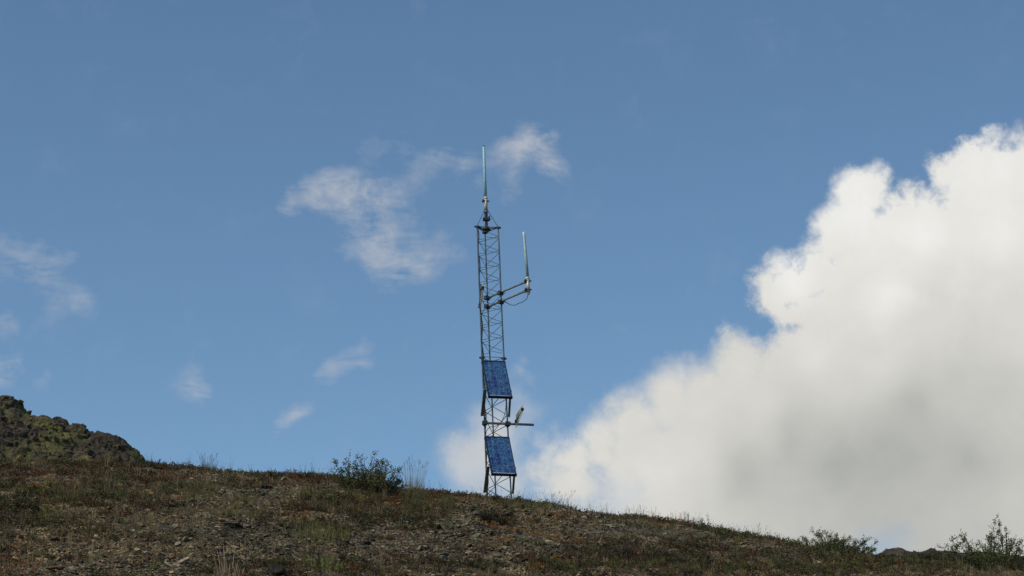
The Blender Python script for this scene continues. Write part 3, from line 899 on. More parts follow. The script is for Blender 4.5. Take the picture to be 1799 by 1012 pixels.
GRASS = [proto_grass(pr) for _ in range(5)]
WISP = [proto_grass(pr, blades=9, spread=0.12, w=0.006, droop=0.35, heads=True, hmin=0.6) for _ in range(5)]
CUSH = [proto_cushion(pr) for _ in range(5)]
STONES = []
for _ in range(12):
    v, f = chunk(ICO1 if _ < 8 else ICO2, pr, pr.uniform(0.22, 0.5))
    STONES.append((v, f, np.ones((len(v), 3))))

# ------------------------------------------------------------------ where things grow (patches named by where they lie on the slope)
PATCH = {
    'stone': [(520, 935, 260, 32), (350, 955, 150, 40), (150, 985, 200, 30), (1000, 905, 110, 16), (1090, 930, 150, 16), (420, 880, 110, 22), (900, 960, 240, 30), (700, 940, 200, 20), (860, 895, 60, 10), (300, 870, 60, 20), (380, 838, 60, 9), (520, 868, 110, 22)],
    'veg': [(120, 860, 190, 46), (50, 900, 90, 30), (650, 890, 130, 30), (560, 915, 120, 25), (900, 992, 380, 14), (1250, 995, 420, 16), (880, 905, 30, 16), (1480, 985, 350, 16), (1120, 975, 160, 26), (480, 845, 80, 14), (720, 905, 60, 40)],
    'grass': [(90, 880, 150, 30), (340, 865, 60, 18), (560, 930, 70, 20), (1300, 1000, 380, 13), (1600, 985, 170, 16), (700, 885, 90, 18), (960, 888, 90, 9), (1050, 1000, 150, 10), (600, 885, 80, 22), (420, 900, 40, 24)],
    'pale': [(820, 920, 60, 18), (980, 955, 70, 18), (1240, 945, 110, 16), (1380, 975, 110, 12), (330, 935, 60, 14), (900, 940, 50, 12), (1620, 990, 90, 10), (1500, 995, 120, 8), (370, 930, 60, 20), (640, 905, 80, 15), (1100, 940, 120, 12), (1180, 925, 90, 9)],
    'rust': [(900, 930, 80, 26), (860, 950, 40, 16), (20, 990, 50, 28), (740, 880, 110, 18), (100, 840, 90, 20), (960, 905, 60, 10), (520, 850, 80, 12), (1160, 925, 60, 8), (300, 840, 60, 10), (960, 975, 70, 12)],
    'dry': [(130, 960, 160, 26), (330, 900, 140, 22), (480, 900, 100, 20), (250, 975, 140, 16), (540, 895, 80, 12)],
}
def pmask(kind, px, py):
    m = np.zeros(len(px))
    for x, y, rx, ry in PATCH[kind]:
        q = ((px - x) / rx) ** 2 + ((py - y) / ry) ** 2
        m = np.maximum(m, np.clip(1.5 - q, 0, 1))
    return m
def sample(n, ymax_extra=1.3, y0=20.8):
    y = np.sqrt(RNG.uniform(y0 ** 2, 43.5 ** 2, n)); x = RNG.uniform(-1, 1, n) * (0.218 * y + 1.2)
    yc = YC + 0.7 * np.sin(x * 0.35 + 1) - 0.05 * x
    k = y < yc + ymax_extra
    x, y = x[k], y[k]; z = terrain(x, y)
    px, py = proj(x, y, z)
    return x, y, z, px, py, (yc[k] - y)
def pick(cols, w, n, jit=0.18):
    i = RNG.choice(len(cols), n, p=np.array(w) / sum(w))
    c = np.array(cols)[i] * (1 + RNG.normal(size=(n, 1)) * jit)
    return np.clip(c * (1 + RNG.normal(size=(n, 3)) * 0.05), 0.004, 1)
def patchn(x, y, s, seed): return fbm(x * s, y * s, 3, seed)

# broken shale lying all over the slope
x, y, z, px, py, dc = sample(300000)
w = 0.30 + 0.9 * pmask('stone', px, py) + 0.25 * pmask('pale', px, py) + 0.9 * patchn(x, y, 0.9, 31) - 0.25 * pmask('veg', px, py)
w *= np.where(dc < 1.2, 0.35, 1)
k = RNG.random(len(x)) < np.clip(w, 0.10, 1) * 0.46
x, y, z, px, py = x[k], y[k], z[k], px[k], py[k]; n = len(x)
size = np.clip(RNG.lognormal(-3.92, 0.50, n), 0.008, 0.085)
size[RNG.random(n) < 0.008] *= 1.5
greyish = 0.5 + 0.5 * np.clip(patchn(x, y, 0.5, 41) * 2 + pmask('stone', px, py) - pmask('dry', px, py), -1, 1)
ca = pick([(.165, .155, .13), (.12, .113, .10), (.21, .20, .165), (.05, .048, .046), (.26, .245, .20)], [4, 4, 2, 3, 0.6], n)
cb = pick([(.21, .16, .105), (.15, .115, .075), (.26, .205, .14), (.09, .06, .04)], [4, 3, 2, 1], n)
col = np.where((RNG.random(n) < greyish)[:, None], ca, cb)
merge('loose_shale', STONES, RNG.integers(0, 12, n), np.stack([x, y, z + size * 0.12], -1), RNG.uniform(0, 6.28, n),
      size[:, None] * np.array([1, 1, 1.0]), col, STONE, tilt=RNG.normal(size=(n, 2)) * 0.25,
      tagkw=dict(label='loose broken grey and tan shale scattered over the slope', cat='gravel', kind='stuff'))

# low heath: dark olive, brown and rust sprigs
x, y, z, px, py, dc = sample(56000)
crest = np.clip(1.35 - dc / 1.6, 0, 1)
w = 0.30 + 0.9 * pmask('veg', px, py) + 1.0 * patchn(x, y, 0.7, 51) + 0.75 * crest - 0.3 * pmask('stone', px, py) - 0.1 * pmask('dry', px, py)
k = RNG.random(len(x)) < np.clip(w, 0.03, 1) * 0.48
x, y, z, px, py, crest = x[k], y[k], z[k], px[k], py[k], crest[k]; n = len(x)
h = RNG.uniform(0.05, 0.12, n) * (1 + 0.25 * crest)
rust = pmask('rust', px, py)
c1 = pick([(.062, .064, .024), (.09, .086, .032), (.075, .048, .028), (.115, .078, .042), (.040, .044, .022)], [4, 3, 3, 2, 2], n)
c2 = pick([(.17, .065, .022), (.13, .055, .025), (.09, .05, .03)], [2, 2, 2], n)
col = np.where((RNG.random(n) < 0.05 + 0.45 * rust)[:, None], c2, c1)
merge('heath', HEATH, RNG.integers(0, 6, n), np.stack([x, y, z - 0.01], -1), RNG.uniform(0, 6.28, n), h[:, None] * np.array([1.5, 1.5, 1]), col, LEAF,
      tagkw=dict(label='low olive and rust-brown heath plants covering the slope', cat='ground cover', kind='stuff'))

# upright sprigs along the crest and in the green patches
x, y, z, px, py, dc = sample(30000)
w = 0.9 * np.clip(1.15 - np.abs(dc) / 1.3, 0, 1) * (0.55 + 1.6 * patchn(x, y, 1.2, 61)) + 0.30 * pmask('veg', px, py) + 0.02
w *= np.where(px < 560, 0.55, 1.0) * np.where((px > 250) & (px < 560), 0.7, 1)
k = RNG.random(len(x)) < np.clip(w, 0, 1) * 0.42
x, y, z, px, py = x[k], y[k], z[k], px[k], py[k]; n = len(x)
col = pick([(.045, .055, .024), (.06, .045, .028), (.085, .05, .032), (.07, .075, .03)], [4, 3, 2, 2], n)
merge('upright_sprigs', SPIKE, RNG.integers(0, 5, n), np.stack([x, y, z - 0.01], -1), RNG.uniform(0, 6.28, n), RNG.uniform(0.08, 0.19, n), col, LEAF,
      tagkw=dict(label='short upright leafy sprigs bristling along the ridge line', cat='ground cover', kind='stuff'))

# short grass, green and dry
x, y, z, px, py, dc = sample(70000)
w = 0.10 + 0.95 * pmask('grass', px, py) + 0.25 * pmask('dry', px, py) + 0.7 * patchn(x, y, 0.8, 71) + 0.2 * np.clip(1 - dc / 1.5, 0, 1)
k = RNG.random(len(x)) < np.clip(w, 0.04, 1) * 0.42
x, y, z, px, py = x[k], y[k], z[k], px[k], py[k]; n = len(x)
green = np.clip(0.25 + 0.6 * pmask('grass', px, py) - 0.4 * pmask('dry', px, py), 0, 1)
c1 = pick([(.095, .098, .026), (.125, .12, .032), (.07, .078, .028)], [3, 3, 2], n)
c2 = pick([(.20, .155, .085), (.13, .10, .055), (.27, .21, .13)], [4, 4, 1], n)
col = np.where((RNG.random(n) < green)[:, None], c1, c2)
merge('short_grass', GRASS, RNG.integers(0, 5, n), np.stack([x, y, z - 0.005], -1), RNG.uniform(0, 6.28, n), RNG.uniform(0.05, 0.15, n), col, GRASSM,
      tagkw=dict(label='short green and dry tan grass growing between the stones', cat='grass', kind='stuff'))

# thin dry stalks catching the light, singly and in wisps
x, y, z, px, py, dc = sample(3800)
k = RNG.random(len(x)) < 0.22 + 0.5 * (dc < 1.0) * (px > 900)
x, y, z = x[k], y[k], z[k]; n = len(x)
merge('dry_stalks', WISP, RNG.integers(0, 5, n), np.stack([x, y, z], -1), RNG.uniform(0, 6.28, n), RNG.uniform(0.14, 0.34, n),
      pick([(.20, .16, .10), (.14, .11, .07), (.10, .10, .06)], [2, 2, 2], n), GRASSM,
      tagkw=dict(label='thin dry grass stalks standing here and there on the slope', cat='grass', kind='stuff'))

# silver-grey and orange cushions
x, y, z, px, py, dc = sample(52000)
pale, rust = pmask('pale', px, py), pmask('rust', px, py)
w = 0.12 + 1.3 * pale + 0.35 * rust + 0.35 * patchn(x, y, 1.0, 81)
k = RNG.random(len(x)) < np.clip(w, 0.02, 1) * 0.42
x, y, z, px, py, pale, rust = x[k], y[k], z[k], px[k], py[k], pale[k], rust[k]; n = len(x)
c1 = pick([(.19, .20, .15), (.14, .155, .115), (.24, .24, .19), (.11, .12, .08)], [3, 3, 1, 2], n)
c2 = pick([(.21, .095, .028), (.15, .07, .03), (.20, .12, .045)], [2, 2, 1], n)
c3 = pick([(.07, .065, .03), (.10, .08, .05)], [1, 1], n)
q = RNG.random(n)
col = np.where((q < 0.15 + pale * .75)[:, None], c1, np.where((q < 0.35 + pale * .75 + rust * .5)[:, None] & (rust > .1)[:, None], c2, c3))
s = RNG.uniform(0.03, 0.085, n)
merge('cushion_plants', CUSH, RNG.integers(0, 5, n), np.stack([x, y, z - 0.005], -1), RNG.uniform(0, 6.28, n), s, col, LEAF,
      tagkw=dict(label='low silver-grey and orange cushion plants among the stones', cat='ground cover', kind='stuff'))

# ------------------------------------------------------------------ plants and rocks one can point at
def shrub(foot_px, foot_py, tips, label, col, cat='shrub', Y=None, leaf=0.024, nleaf=16, sub=5, extra=60, stem=0.008, dark=0.8, fill=0.9, seed=1, dens=1.0):
    """tips: photo pixels of the ends of the main branches; the shrub is rooted at its foot and has depth"""
    r = np.random.default_rng(seed)
    f = hit(foot_px, foot_py) if Y is None else Vector((at(foot_px, foot_py, Y).x, Y, ground(at(foot_px, foot_py, Y).x, Y)))
    T = empty('shrub', f)
    tag(T, label, cat, 'shrubs on the slope and ridge line')
    m = MB(); V, F, C = [], [], []
    Yf = f.y
    # main branches reach the tips; extra ones fill the body with depth
    ends = []
    for (tx, ty) in tips:
        e = at(tx, ty, Yf); ends.append(Vector((e.x, Yf + r.normal() * 0.08, e.z)))
    w = max(e.x for e in ends) - min(e.x for e in ends)
    for i in range(extra):
        a, b = ends[r.integers(len(ends))], ends[r.integers(len(ends))]
        q = a.lerp(b, r.uniform(0, 1)); t = r.uniform(0.35, fill)
        base_x = f.x + (q.x - f.x) * r.uniform(0.4, 0.9)
        g = ground(base_x, Yf)
        ends.append(Vector((base_x + (q.x - base_x) * t, Yf + r.normal() * w * 0.22, g + max(0.02, (q.z - g)) * t)))
    for e in ends:
        rx = f.x + (e.x - f.x) * r.uniform(0.15, 0.6); ry = Yf + (e.y - Yf) * 0.4
        root = Vector((rx, ry, ground(rx, ry) - 0.02))
        L = (e - root).length
        midp = root.lerp(e, 0.5) + Vector((r.normal() * .07, r.normal() * .07, r.normal() * .03)) * L + Vector((0, 0, -0.03 * L))
        m.tube([root, midp, e], [stem, stem * .7, stem * .25], 5, cap=False, c=(.07, .055, .045))
        for j in range(sub):
            t = r.uniform(0.35, 1.0)
            p = root.lerp(midp, t * 2) if t < .5 else midp.lerp(e, t * 2 - 1)
            d = (e - root).normalized() + Vector(r.normal(size=3)) * 0.55
            q = p + d.normalized() * r.uniform(0.05, 0.16) * min(1.0, max(L, .25) / .5)
            if t > 0.93: q = e
            m.tube([p, q], [stem * .35, stem * .15], 3, cap=False, c=(.07, .055, .045))
            nl = int(nleaf * dens * 1.9 * r.uniform(.4, 1.3))
            sh = r.uniform(.7, 1.3)
            for _ in range(nl):
                tt = r.uniform(0.1, 1.05); c0 = p.lerp(q, tt) + Vector(r.normal(size=3)) * 0.017
                leaf_quad(V, F, C, np.array(c0), unit(np.array((q - p).normalized()) * .5 + r.normal(size=3) * .7 + [0, 0, .2]), unit(r.normal(size=3)), leaf * r.uniform(.7, 1.3), leaf * .28 * r.uniform(.8, 1.3), np.array(col[r.integers(len(col))]) * sh * r.uniform(.75, 1.25))
    m.build('stem', WOOD, T)
    raw_mesh('foliage', np.array(V), np.array(F), LEAF, parent=T, cols=np.array(C))
    return T
GREEN = [(.062, .072, .024), (.08, .088, .028), (.05, .058, .022), (.11, .11, .04)]
DGREEN = [(.062, .085, .026), (.085, .11, .032), (.05, .066, .024), (.11, .12, .045)]
BROWN = [(.06, .045, .03), (.08, .05, .03), (.05, .05, .025)]
shrub(648, 866, [(660, 797), (654, 806), (632, 801), (636, 812), (645, 822), (627, 822), (619, 827), (590, 812), (594, 822), (583, 824), (602, 826), (613, 817), (680, 812), (672, 806), (667, 818), (690, 832), (699, 826), (707, 824), (709, 838), (702, 848), (588, 836), (600, 840), (712, 852), (640, 806), (652, 815), (676, 822), (617, 836), (605, 815), (612, 806), (600, 828), (695, 840), (688, 820), (672, 812), (606, 842), (596, 846), (704, 846), (692, 850), (625, 814)],
      'dark leafy shrub with thin bare twigs on the ridge line, left of the mast', GREEN, extra=105, seed=5, leaf=0.026, nleaf=12, sub=5)
shrub(1465, 978, [(1437, 928), (1441, 936), (1425, 934), (1452, 935), (1450, 945), (1418, 946), (1470, 938), (1486, 934), (1480, 944), (1497, 940), (1509, 944), (1523, 949), (1535, 945), (1540, 953), (1536, 965), (1528, 975), (1405, 950), (1388, 945), (1380, 950), (1395, 958), (1430, 950), (1515, 955), (1465, 950)],
      'wide airy green shrub on the ridge line just left of the low dark outcrop', DGREEN, extra=90, seed=6, leaf=0.024, nleaf=12, Y=39.6, dens=1.3)
shrub(1745, 1005, [(1753, 907), (1748, 915), (1757, 920), (1745, 926), (1766, 925), (1752, 935), (1760, 942), (1770, 934), (1740, 938), (1735, 948), (1782, 943), (1788, 938), (1790, 950), (1799, 956), (1720, 952), (1705, 948), (1700, 960), (1686, 942), (1690, 950), (1676, 948), (1668, 948), (1680, 960), (1727, 962), (1775, 958), (1810, 960), (1830, 950), (1840, 965), (1715, 970), (1690, 975), (1664, 956), (1655, 964), (1672, 966), (1698, 950), (1712, 955)],
      'tall dark leafy shrub with one high spire at the right edge of the photo', DGREEN, extra=95, seed=7, leaf=0.028, nleaf=12, Y=38.6, dens=1.0)
shrub(863, 920, [(846, 896), (856, 893), (868, 895), (880, 900), (888, 908), (842, 904), (890, 916)], 'low near-black bush growing under the flat stones just below the mast', [(.022, .028, .014), (.035, .04, .018), (.04, .028, .018)], seed=8, extra=50, leaf=0.016, nleaf=14, sub=4, dens=1.3)
shrub(1100, 985, [(1070, 945), (1080, 952), (1096, 935), (1104, 940), (1098, 950), (1130, 948), (1120, 955), (1136, 962), (1060, 962), (1088, 960)], 'twiggy half-bare brown bush low on the slope, right of the mast', BROWN + [(.06, .065, .03)], seed=9, extra=40, leaf=0.018, nleaf=5, sub=5)
shrub(1172, 990, [(1150, 972), (1160, 964), (1172, 962), (1186, 966), (1196, 974), (1200, 980)], 'dense dull-green cushion bush right of the twiggy brown bush', [(.06, .062, .03), (.08, .07, .04), (.045, .04, .025)], seed=10, extra=45, leaf=0.016, nleaf=16, sub=4)
shrub(1205, 915, [(1196, 903), (1203, 901), (1210, 900), (1207, 906), (1190, 908), (1218, 910)], 'small reddish twiggy sprig standing on the ridge line right of the mast', BROWN, seed=12, extra=14, leaf=0.014, nleaf=5, Y=40.2)
shrub(1245, 932, [(1230, 908), (1242, 915), (1255, 920), (1266, 926), (1278, 930), (1225, 916), (1290, 938)], 'low dark shrub with a few bare twigs trailing down the ridge to the right', DGREEN, seed=13, extra=45, leaf=0.016, nleaf=9, Y=39.8)
shrub(1350, 956, [(1325, 940), (1338, 944), (1352, 947), (1366, 950), (1378, 953), (1316, 941)], 'dense low dark-green shrub on the right ridge line beside the wide airy one', DGREEN, seed=14, extra=55, leaf=0.016, nleaf=12, Y=39.8)
shrub(1620, 998, [(1560, 978), (1590, 975), (1620, 974), (1650, 972), (1670, 974), (1600, 984), (1640, 982), (1690, 980)], 'low spreading green bush in front of the low dark rock outcrop', [(.05, .065, .024), (.07, .08, .03), (.04, .05, .022)], seed=15, extra=80, leaf=0.016, nleaf=11, Y=38.9)
shrub(1210, 1012, [(1190, 992), (1205, 990), (1222, 994), (1180, 998)], 'small tan seeded plant at the bottom edge below the dull-green cushion bush', [(.13, .10, .055), (.09, .085, .04)], seed=16, extra=14, leaf=0.013, nleaf=7, sub=4)

def tussock(px, py, hpx, label, n=60, spread=0.07, col=((.07, .085, .03),), w=0.0035, droop=0.35, tall=0, tallh=1.0, tcol=((.16, .14, .09),), seed=1, Y=None, name='grass_tussock', cat='grass tuft', lean=0.0):
    r = np.random.default_rng(seed)
    p = hit(px, py) if Y is None else Vector((at(px, py, Y).x, Y, ground(at(px, py, Y).x, Y)))
    mpp = (p.y * CP + p.z * SP) / FPX; H = hpx * mpp
    V, F, C = [], [], []
    def blade(h, ww, c, dr, head):
        a = r.uniform(0, 6.28); rad = spread * math.sqrt(r.random())
        b0 = np.array([p.x + math.cos(a) * rad, p.y + math.sin(a) * rad, 0.0]); b0[2] = ground(b0[0], b0[1]) - 0.01
        o = np.array([math.cos(a) * dr + lean, math.sin(a) * dr, 0]) * h * r.uniform(0.1, 1); a2 = r.uniform(0, 3.14)
        s = np.array([math.cos(a2), math.sin(a2) * .5, 0]) * ww
        q = [b0, b0 + np.array([0, 0, h * .4]) + o * .2, b0 + np.array([0, 0, h * .75]) + o * .55, b0 + np.array([0, 0, h]) + o]
        k = len(V); cc = np.array(c) * r.uniform(.65, 1.35)
        for i, pt in enumerate(q[:3]): V.extend([pt - s * (1 - .2 * i), pt + s * (1 - .2 * i)]); C.extend([cc, cc])
        V.append(q[3]); C.append(cc)
        for i in range(2): F.extend([(k + 2 * i, k + 2 * i + 1, k + 2 * i + 3), (k + 2 * i, k + 2 * i + 3, k + 2 * i + 2)])
        F.append((k + 4, k + 5, k + 6))
        if head:
            d = unit(q[3] - q[2])
            for j in range(6):
                leaf_quad(V, F, C, q[3] - d * j * 0.011, unit(d + r.normal(size=3) * .35), unit(r.normal(size=3)), 0.018, 0.0035, cc * .9)
    for _ in range(n): blade(H * r.uniform(.4, 1), w, col[r.integers(len(col))], droop, False)
    for _ in range(tall): blade(H * tallh * r.uniform(.65, 1), 0.0022, tcol[r.integers(len(tcol))], droop * .8, True)
    o = raw_mesh(name, np.array(V), np.array(F), GRASSM, cols=np.array(C), loc=p)
    tag(o, label, cat, 'grass tufts on the slope and ridge line')
    return o
PALE = ((.22, .20, .14), (.16, .15, .11), (.27, .24, .17))
OLIVE = ((.055, .07, .028), (.07, .08, .035), (.045, .055, .025))
tussock(366, 826, 24, 'grass tussock with fine upright stems on the left ridge line', 90, 0.13, OLIVE, 0.003, .35, 26, 1.45, ((.16, .16, .11), (.11, .12, .08)), 1)
tussock(728, 868, 38, 'large tussock of tall pale seed-headed grass beside the dark leafy shrub', 110, 0.17, ((.13, .125, .07), (.09, .10, .05), (.18, .16, .09)), 0.003, .3, 60, 1.75, ((.20, .19, .14), (.15, .14, .10)), 2)
tussock(722, 893, 40, 'dark green grass tussock just below the tall pale grass', 110, 0.10, OLIVE, 0.003, .35, 0, 1, PALE, 3)
tussock(785, 895, 26, 'slim grey-green grass tuft on the slope left of the mast foot', 60, 0.09, OLIVE, 0.003, .3, 0, 1, PALE, 4)
tussock(533, 838, 17, 'bushy olive grass tuft on the ridge line left of the dark leafy shrub', 130, 0.20, OLIVE, 0.004, .5, 5, 1.3, PALE, 5)
tussock(556, 840, 16, 'upright olive tuft immediately left of the dark leafy shrub', 60, 0.09, OLIVE, 0.004, .3, 4, 1.4, PALE, 25)
tussock(555, 948, 34, 'bright green grass clump in the stones, left half of the slope', 170, 0.30, ((.085, .105, .025), (.06, .08, .025), (.12, .12, .04), (.13, .10, .05)), 0.003, .5, 0, 1, PALE, 6)
tussock(604, 945, 26, 'small green grass tuft at the right end of the bright grass clump', 60, 0.10, ((.09, .10, .025), (.12, .10, .035)), 0.003, .5, 0, 1, PALE, 7)
tussock(404, 1014, 34, 'bleached straw-coloured stalks standing at the bottom edge', 70, 0.16, ((.30, .235, .15), (.22, .17, .11)), 0.0030, .45, 7, 2.0, ((.46, .38, .27), (.40, .32, .22)), 8)
tussock(342, 872, 34, 'green grass tuft on the bare tan ground below the left ridge', 80, 0.13, OLIVE + ((.10, .09, .04),), 0.003, .4, 0, 1, PALE, 9)
tussock(288, 868, 26, 'olive tuft left of the green grass tuft below the left ridge', 70, 0.12, OLIVE, 0.003, .4, 0, 1, PALE, 10)
tussock(190, 855, 26, 'feathery green-brown tuft below the lichen outcrop', 90, 0.18, OLIVE + ((.10, .06, .035),), 0.003, .5, 4, 1.4, ((.12, .08, .05),), 11)
tussock(128, 880, 40, 'tall reddish-brown stemmed tuft at the left of the slope', 90, 0.16, ((.10, .06, .035), (.07, .06, .03)), 0.003, .4, 8, 1.3, ((.13, .08, .05),), 12)
tussock(22, 815, 26, 'olive tuft in front of the lichen outcrop at the left edge', 100, 0.26, OLIVE, 0.004, .4, 0, 1, PALE, 13, Y=41.5)
tussock(72, 816, 24, 'wide green tuft at the foot of the lichen outcrop', 120, 0.30, OLIVE, 0.004, .4, 0, 1, PALE, 14, Y=41.5)
tussock(100, 912, 30, 'yellow-green grass tuft at the lower left', 80, 0.15, ((.11, .115, .035), (.15, .13, .05), (.07, .08, .03)), 0.003, .5, 0, 1, PALE, 15)
tussock(160, 890, 16, 'short dry straw tuft at the left of the slope', 25, 0.06, ((.24, .19, .12),), 0.003, .5, 0, 1, PALE, 16)
tussock(212, 903, 28, 'two-stemmed pale straw tuft on the left part of the slope', 16, 0.05, ((.26, .20, .13),), 0.0028, .25, 0, 1, PALE, 17)
tussock(965, 888, 14, 'grey-green grass tuft on the ridge right of the mast', 70, 0.12, ((.06, .08, .045), (.08, .10, .06)), 0.003, .5, 12, 2.2, ((.14, .13, .10),), 18)
tussock(990, 893, 14, 'wispy grass with long leaning stalks on the ridge right of the mast', 30, 0.08, OLIVE, 0.003, .5, 8, 2.6, ((.14, .13, .10),), 19, lean=.35)
tussock(1118, 915, 12, 'few thin tall grass stalks on the ridge line right of the rust-headed plant', 20, 0.10, OLIVE, 0.003, .4, 8, 2.5, ((.14, .13, .10),), 20)
tussock(1340, 950, 12, 'hair-thin stalks rising above the dense low dark-green shrub', 16, 0.12, OLIVE, 0.003, .4, 8, 2.8, ((.14, .13, .10),), 21)
tussock(880, 880, 12, 'thin wispy grass around the foot of the mast', 40, 0.35, OLIVE, 0.003, .5, 14, 2.4, ((.13, .12, .09),), 22)
tussock(770, 866, 14, 'bristly dark tuft on the ridge just left of the mast', 70, 0.16, ((.04, .05, .024), (.06, .045, .03)), 0.004, .3, 4, 1.8, PALE, 23)
tussock(1560, 1006, 14, 'yellowish grass patch below the low dark rock outcrop', 160, 0.4, ((.10, .11, .035), (.13, .12, .05)), 0.003, .5, 0, 1, PALE, 24)

def herb(px, py, hpx, label, n, spread, leafc, flowerc=None, seed=1, leaf=0.016, name='herb', cat='plant', Y=None, nl=16):
    """stems with small leaves, optionally topped by flat flower heads"""
    r = np.random.default_rng(seed)
    p = hit(px, py) if Y is None else Vector((at(px, py, Y).x, Y, ground(at(px, py, Y).x, Y)))
    H = hpx * (p.y * CP + p.z * SP) / FPX
    T = empty(name, p); tag(T, label, cat, 'small leafy plants on the slope and ridge line')
    m = MB(); V, F, C = [], [], []; heads = []
    for i in range(n):
        a = r.uniform(0, 6.28); rad = spread * math.sqrt(r.random()); x, y = p.x + math.cos(a) * rad, p.y + math.sin(a) * rad
        b0 = Vector((x, y, ground(x, y) - .01)); e = b0 + Vector((math.cos(a) * rad * .4, math.sin(a) * rad * .4, H * r.uniform(.6, 1)))
        m.tube([b0, e], [.003, .0018], 3, cap=False, c=tuple(np.array(leafc) * .8))
        for k in range(nl):
            q = b0.lerp(e, r.uniform(.15, 1)); leaf_quad(V, F, C, np.array(q), unit(r.normal(size=3) + [0, 0, .6]), unit(r.normal(size=3)), leaf * r.uniform(.6, 1.3), leaf * .3, np.array(leafc) * r.uniform(.65, 1.4))
        if flowerc is not None:
            HV, HF, HC = [], [], []
            for k in range(16):
                q = np.array(e) + r.normal(size=3) * [.016, .016, .007]
                leaf_quad(HV, HF, HC, q, unit(r.normal(size=3) + [0, 0, .3]), unit(r.normal(size=3)), .014, .006, np.array(flowerc) * r.uniform(.6, 1.4))
            heads.append((HV, HF, HC))
    m.build('stem', WOOD, T)
    raw_mesh('foliage', np.array(V), np.array(F), LEAF, parent=T, cols=np.array(C))
    for HV, HF, HC in heads: raw_mesh('flower_head', np.array(HV), np.array(HF), LEAF, parent=T, cols=np.array(HC))
    return T
herb(566, 1000, 26, 'bright lime-green herb low on the slope near the dark boulder', 34, 0.17, (.15, .19, .05), None, 1, .014)
herb(1085, 908, 17, 'rust-headed flowering plant standing on the ridge line right of the mast', 9, 0.13, (.07, .06, .03), (.12, .05, .025), 2, .014, Y=40.3)
herb(1108, 912, 12, 'dark-stemmed plant beside the rust-headed one on the ridge line', 8, 0.12, (.06, .05, .03), (.07, .04, .03), 3, .014, Y=40.3)
herb(505, 836, 14, 'small flower-headed plant on the left ridge line near the olive tufts', 6, 0.16, (.07, .06, .035), (.10, .065, .05), 4, .014, Y=40.6)
herb(850, 874, 13, 'reddish leafy sprigs on the ridge immediately left of the mast foot', 14, 0.20, (.09, .05, .032), None, 5, .018, Y=40.4)
herb(912, 880, 14, 'brown-red sprigs on the ridge immediately right of the mast foot', 22, 0.28, (.085, .048, .03), (.08, .045, .03), 6, .018, Y=40.3)
herb(280, 823, 14, 'dark purplish sprigs on the ridge where the lichen outcrop ends', 22, 0.42, (.06, .045, .042), None, 7, .02, Y=40.6)
herb(315, 824, 11, 'short purplish sprigs on the left ridge, right of the outcrop end', 14, 0.26, (.055, .045, .04), None, 8, .018, Y=40.6)
herb(20, 1010, 30, 'orange-brown dwarf plant in the bottom left corner', 40, 0.22, (.17, .08, .03), None, 9, .016)
herb(875, 932, 12, 'orange flat-topped plant below the near-black bush', 20, 0.16, (.10, .06, .03), (.22, .10, .03), 10, .012)
herb(885, 955, 12, 'second orange flat-topped plant, lower and right of the first', 12, 0.10, (.10, .06, .03), (.22, .11, .035), 11, .012)
herb(262, 895, 16, 'deep red dwarf plant on the left part of the slope', 18, 0.10, (.09, .03, .028), None, 12, .014)

ORANGE = [(980, 908, 'orange flat-topped clump on the slope just below the ridge, right of the mast'), (905, 934, 'orange clump right of the near-black bush, beside pale cushions'),
          (936, 940, 'rust-orange clump between the near-black bush and the pale stones'), (972, 952, 'ochre clump in yellow-green grass left of the twiggy brown bush'),
          (1016, 952, 'small upright orange clump nearest the left side of the twiggy brown bush'), (988, 988, 'larger orange clump near the bottom, below the ochre clump'),
          (943, 1000, 'orange clump at the bottom edge, lowest of the orange clumps'), (1161, 929, 'lone orange clump just below the ridge, above the dull-green cushion bush'),
          (537, 911, 'single small orange clump above the bright green grass clump')]
for i, (x_, y_, lb_) in enumerate(ORANGE):
    herb(x_, y_, 8 + (i * 5) % 4, lb_, 10 + (i * 7) % 6, 0.085 + 0.02 * (i % 3), (.12, .065, .03), (.27, .125, .03), 40 + i, .012, nl=8)

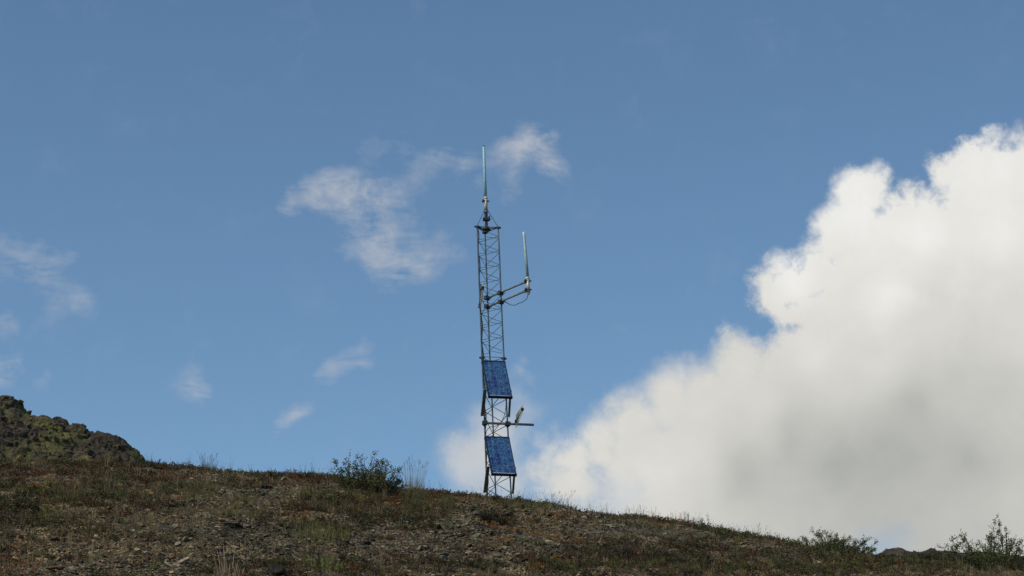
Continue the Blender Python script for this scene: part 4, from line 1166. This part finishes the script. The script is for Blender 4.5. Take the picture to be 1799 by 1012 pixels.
def rock(px, py, size, label, mat, flat=0.5, seed=1, rz=0.0, sub=ICO3, Y=None):
    r = np.random.default_rng(seed); p = hit(px, py)
    V, F = sub; V = V.copy()
    for _ in range(22):
        n = r.normal(size=3); n /= np.linalg.norm(n); h = r.uniform(.5, .92); d = V @ n; V = V - np.outer(np.maximum(d - h, 0), n)
    V = V + 0.05 * np.stack([fbm(V[:, 0] * 3 + k * 7, V[:, 1] * 3 + V[:, 2] * 4, 3, seed + k) for k in range(3)], -1)
    V = V * np.array([size[0], size[1], size[2]]); c, s = math.cos(rz), math.sin(rz)
    V = np.stack([V[:, 0] * c - V[:, 1] * s, V[:, 0] * s + V[:, 1] * c, V[:, 2]], -1) + np.array(p) + [0, 0, size[2] * .25]
    o = raw_mesh('rock', V, F, mat, loc=p); tag(o, label, 'rock', 'larger single rocks in the scree'); return o
REDROCK = m_rock('reddish_rock', (0.11, 0.07, 0.045), (0.20, 0.13, 0.085), (0.22, 0.09, 0.03), 0.02)
GREYROCK = m_rock('grey_slab_rock', (0.06, 0.06, 0.06), (0.17, 0.165, 0.15), (0.16, 0.17, 0.13), -0.05)
rock(484, 1010, (.115, .12, .085), 'black jagged boulder at the bottom edge left of the lime herb', BOULDER, seed=1)
rock(100, 1002, (.125, .10, .05), 'flat reddish-brown rock near the bottom left corner', REDROCK, seed=2)
rock(842, 905, (.20, .16, .05), 'flat grey slab at the left of the near-black bush', GREYROCK, seed=3, rz=.3)
rock(822, 899, (.13, .12, .04), 'thin grey slab left of the flat slab by the near-black bush', GREYROCK, seed=4)
rock(893, 905, (.10, .12, .04), 'pale slab at the right side of the near-black bush', GREYROCK, seed=5)
rock(8, 912, (.16, .14, .06), 'dark rock at the left edge of the slope', BOULDER, seed=6)
rock(95, 950, (.09, .08, .03), 'dark stone in the lower left scree', BOULDER, seed=7)
rock(408, 924, (.13, .10, .045), 'dark grey rock beside pale cushions, left half of the slope', GREYROCK, seed=8)
rock(382, 968, (.09, .07, .03), 'slanting grey stone above the bleached straw stalks', GREYROCK, seed=9)
rock(640, 957, (.10, .08, .035), 'dark flat stone right of the bright green grass clump', BOULDER, seed=10)
rock(780, 976, (.06, .06, .035), 'pale grey stone low in the middle of the scree', GREYROCK, seed=11)
rock(465, 858, (.16, .12, .04), 'dark flat rock just below the left ridge line', BOULDER, seed=12)
rock(690, 978, (.08, .07, .04), 'dark stone low on the slope below the bush', BOULDER, seed=13)
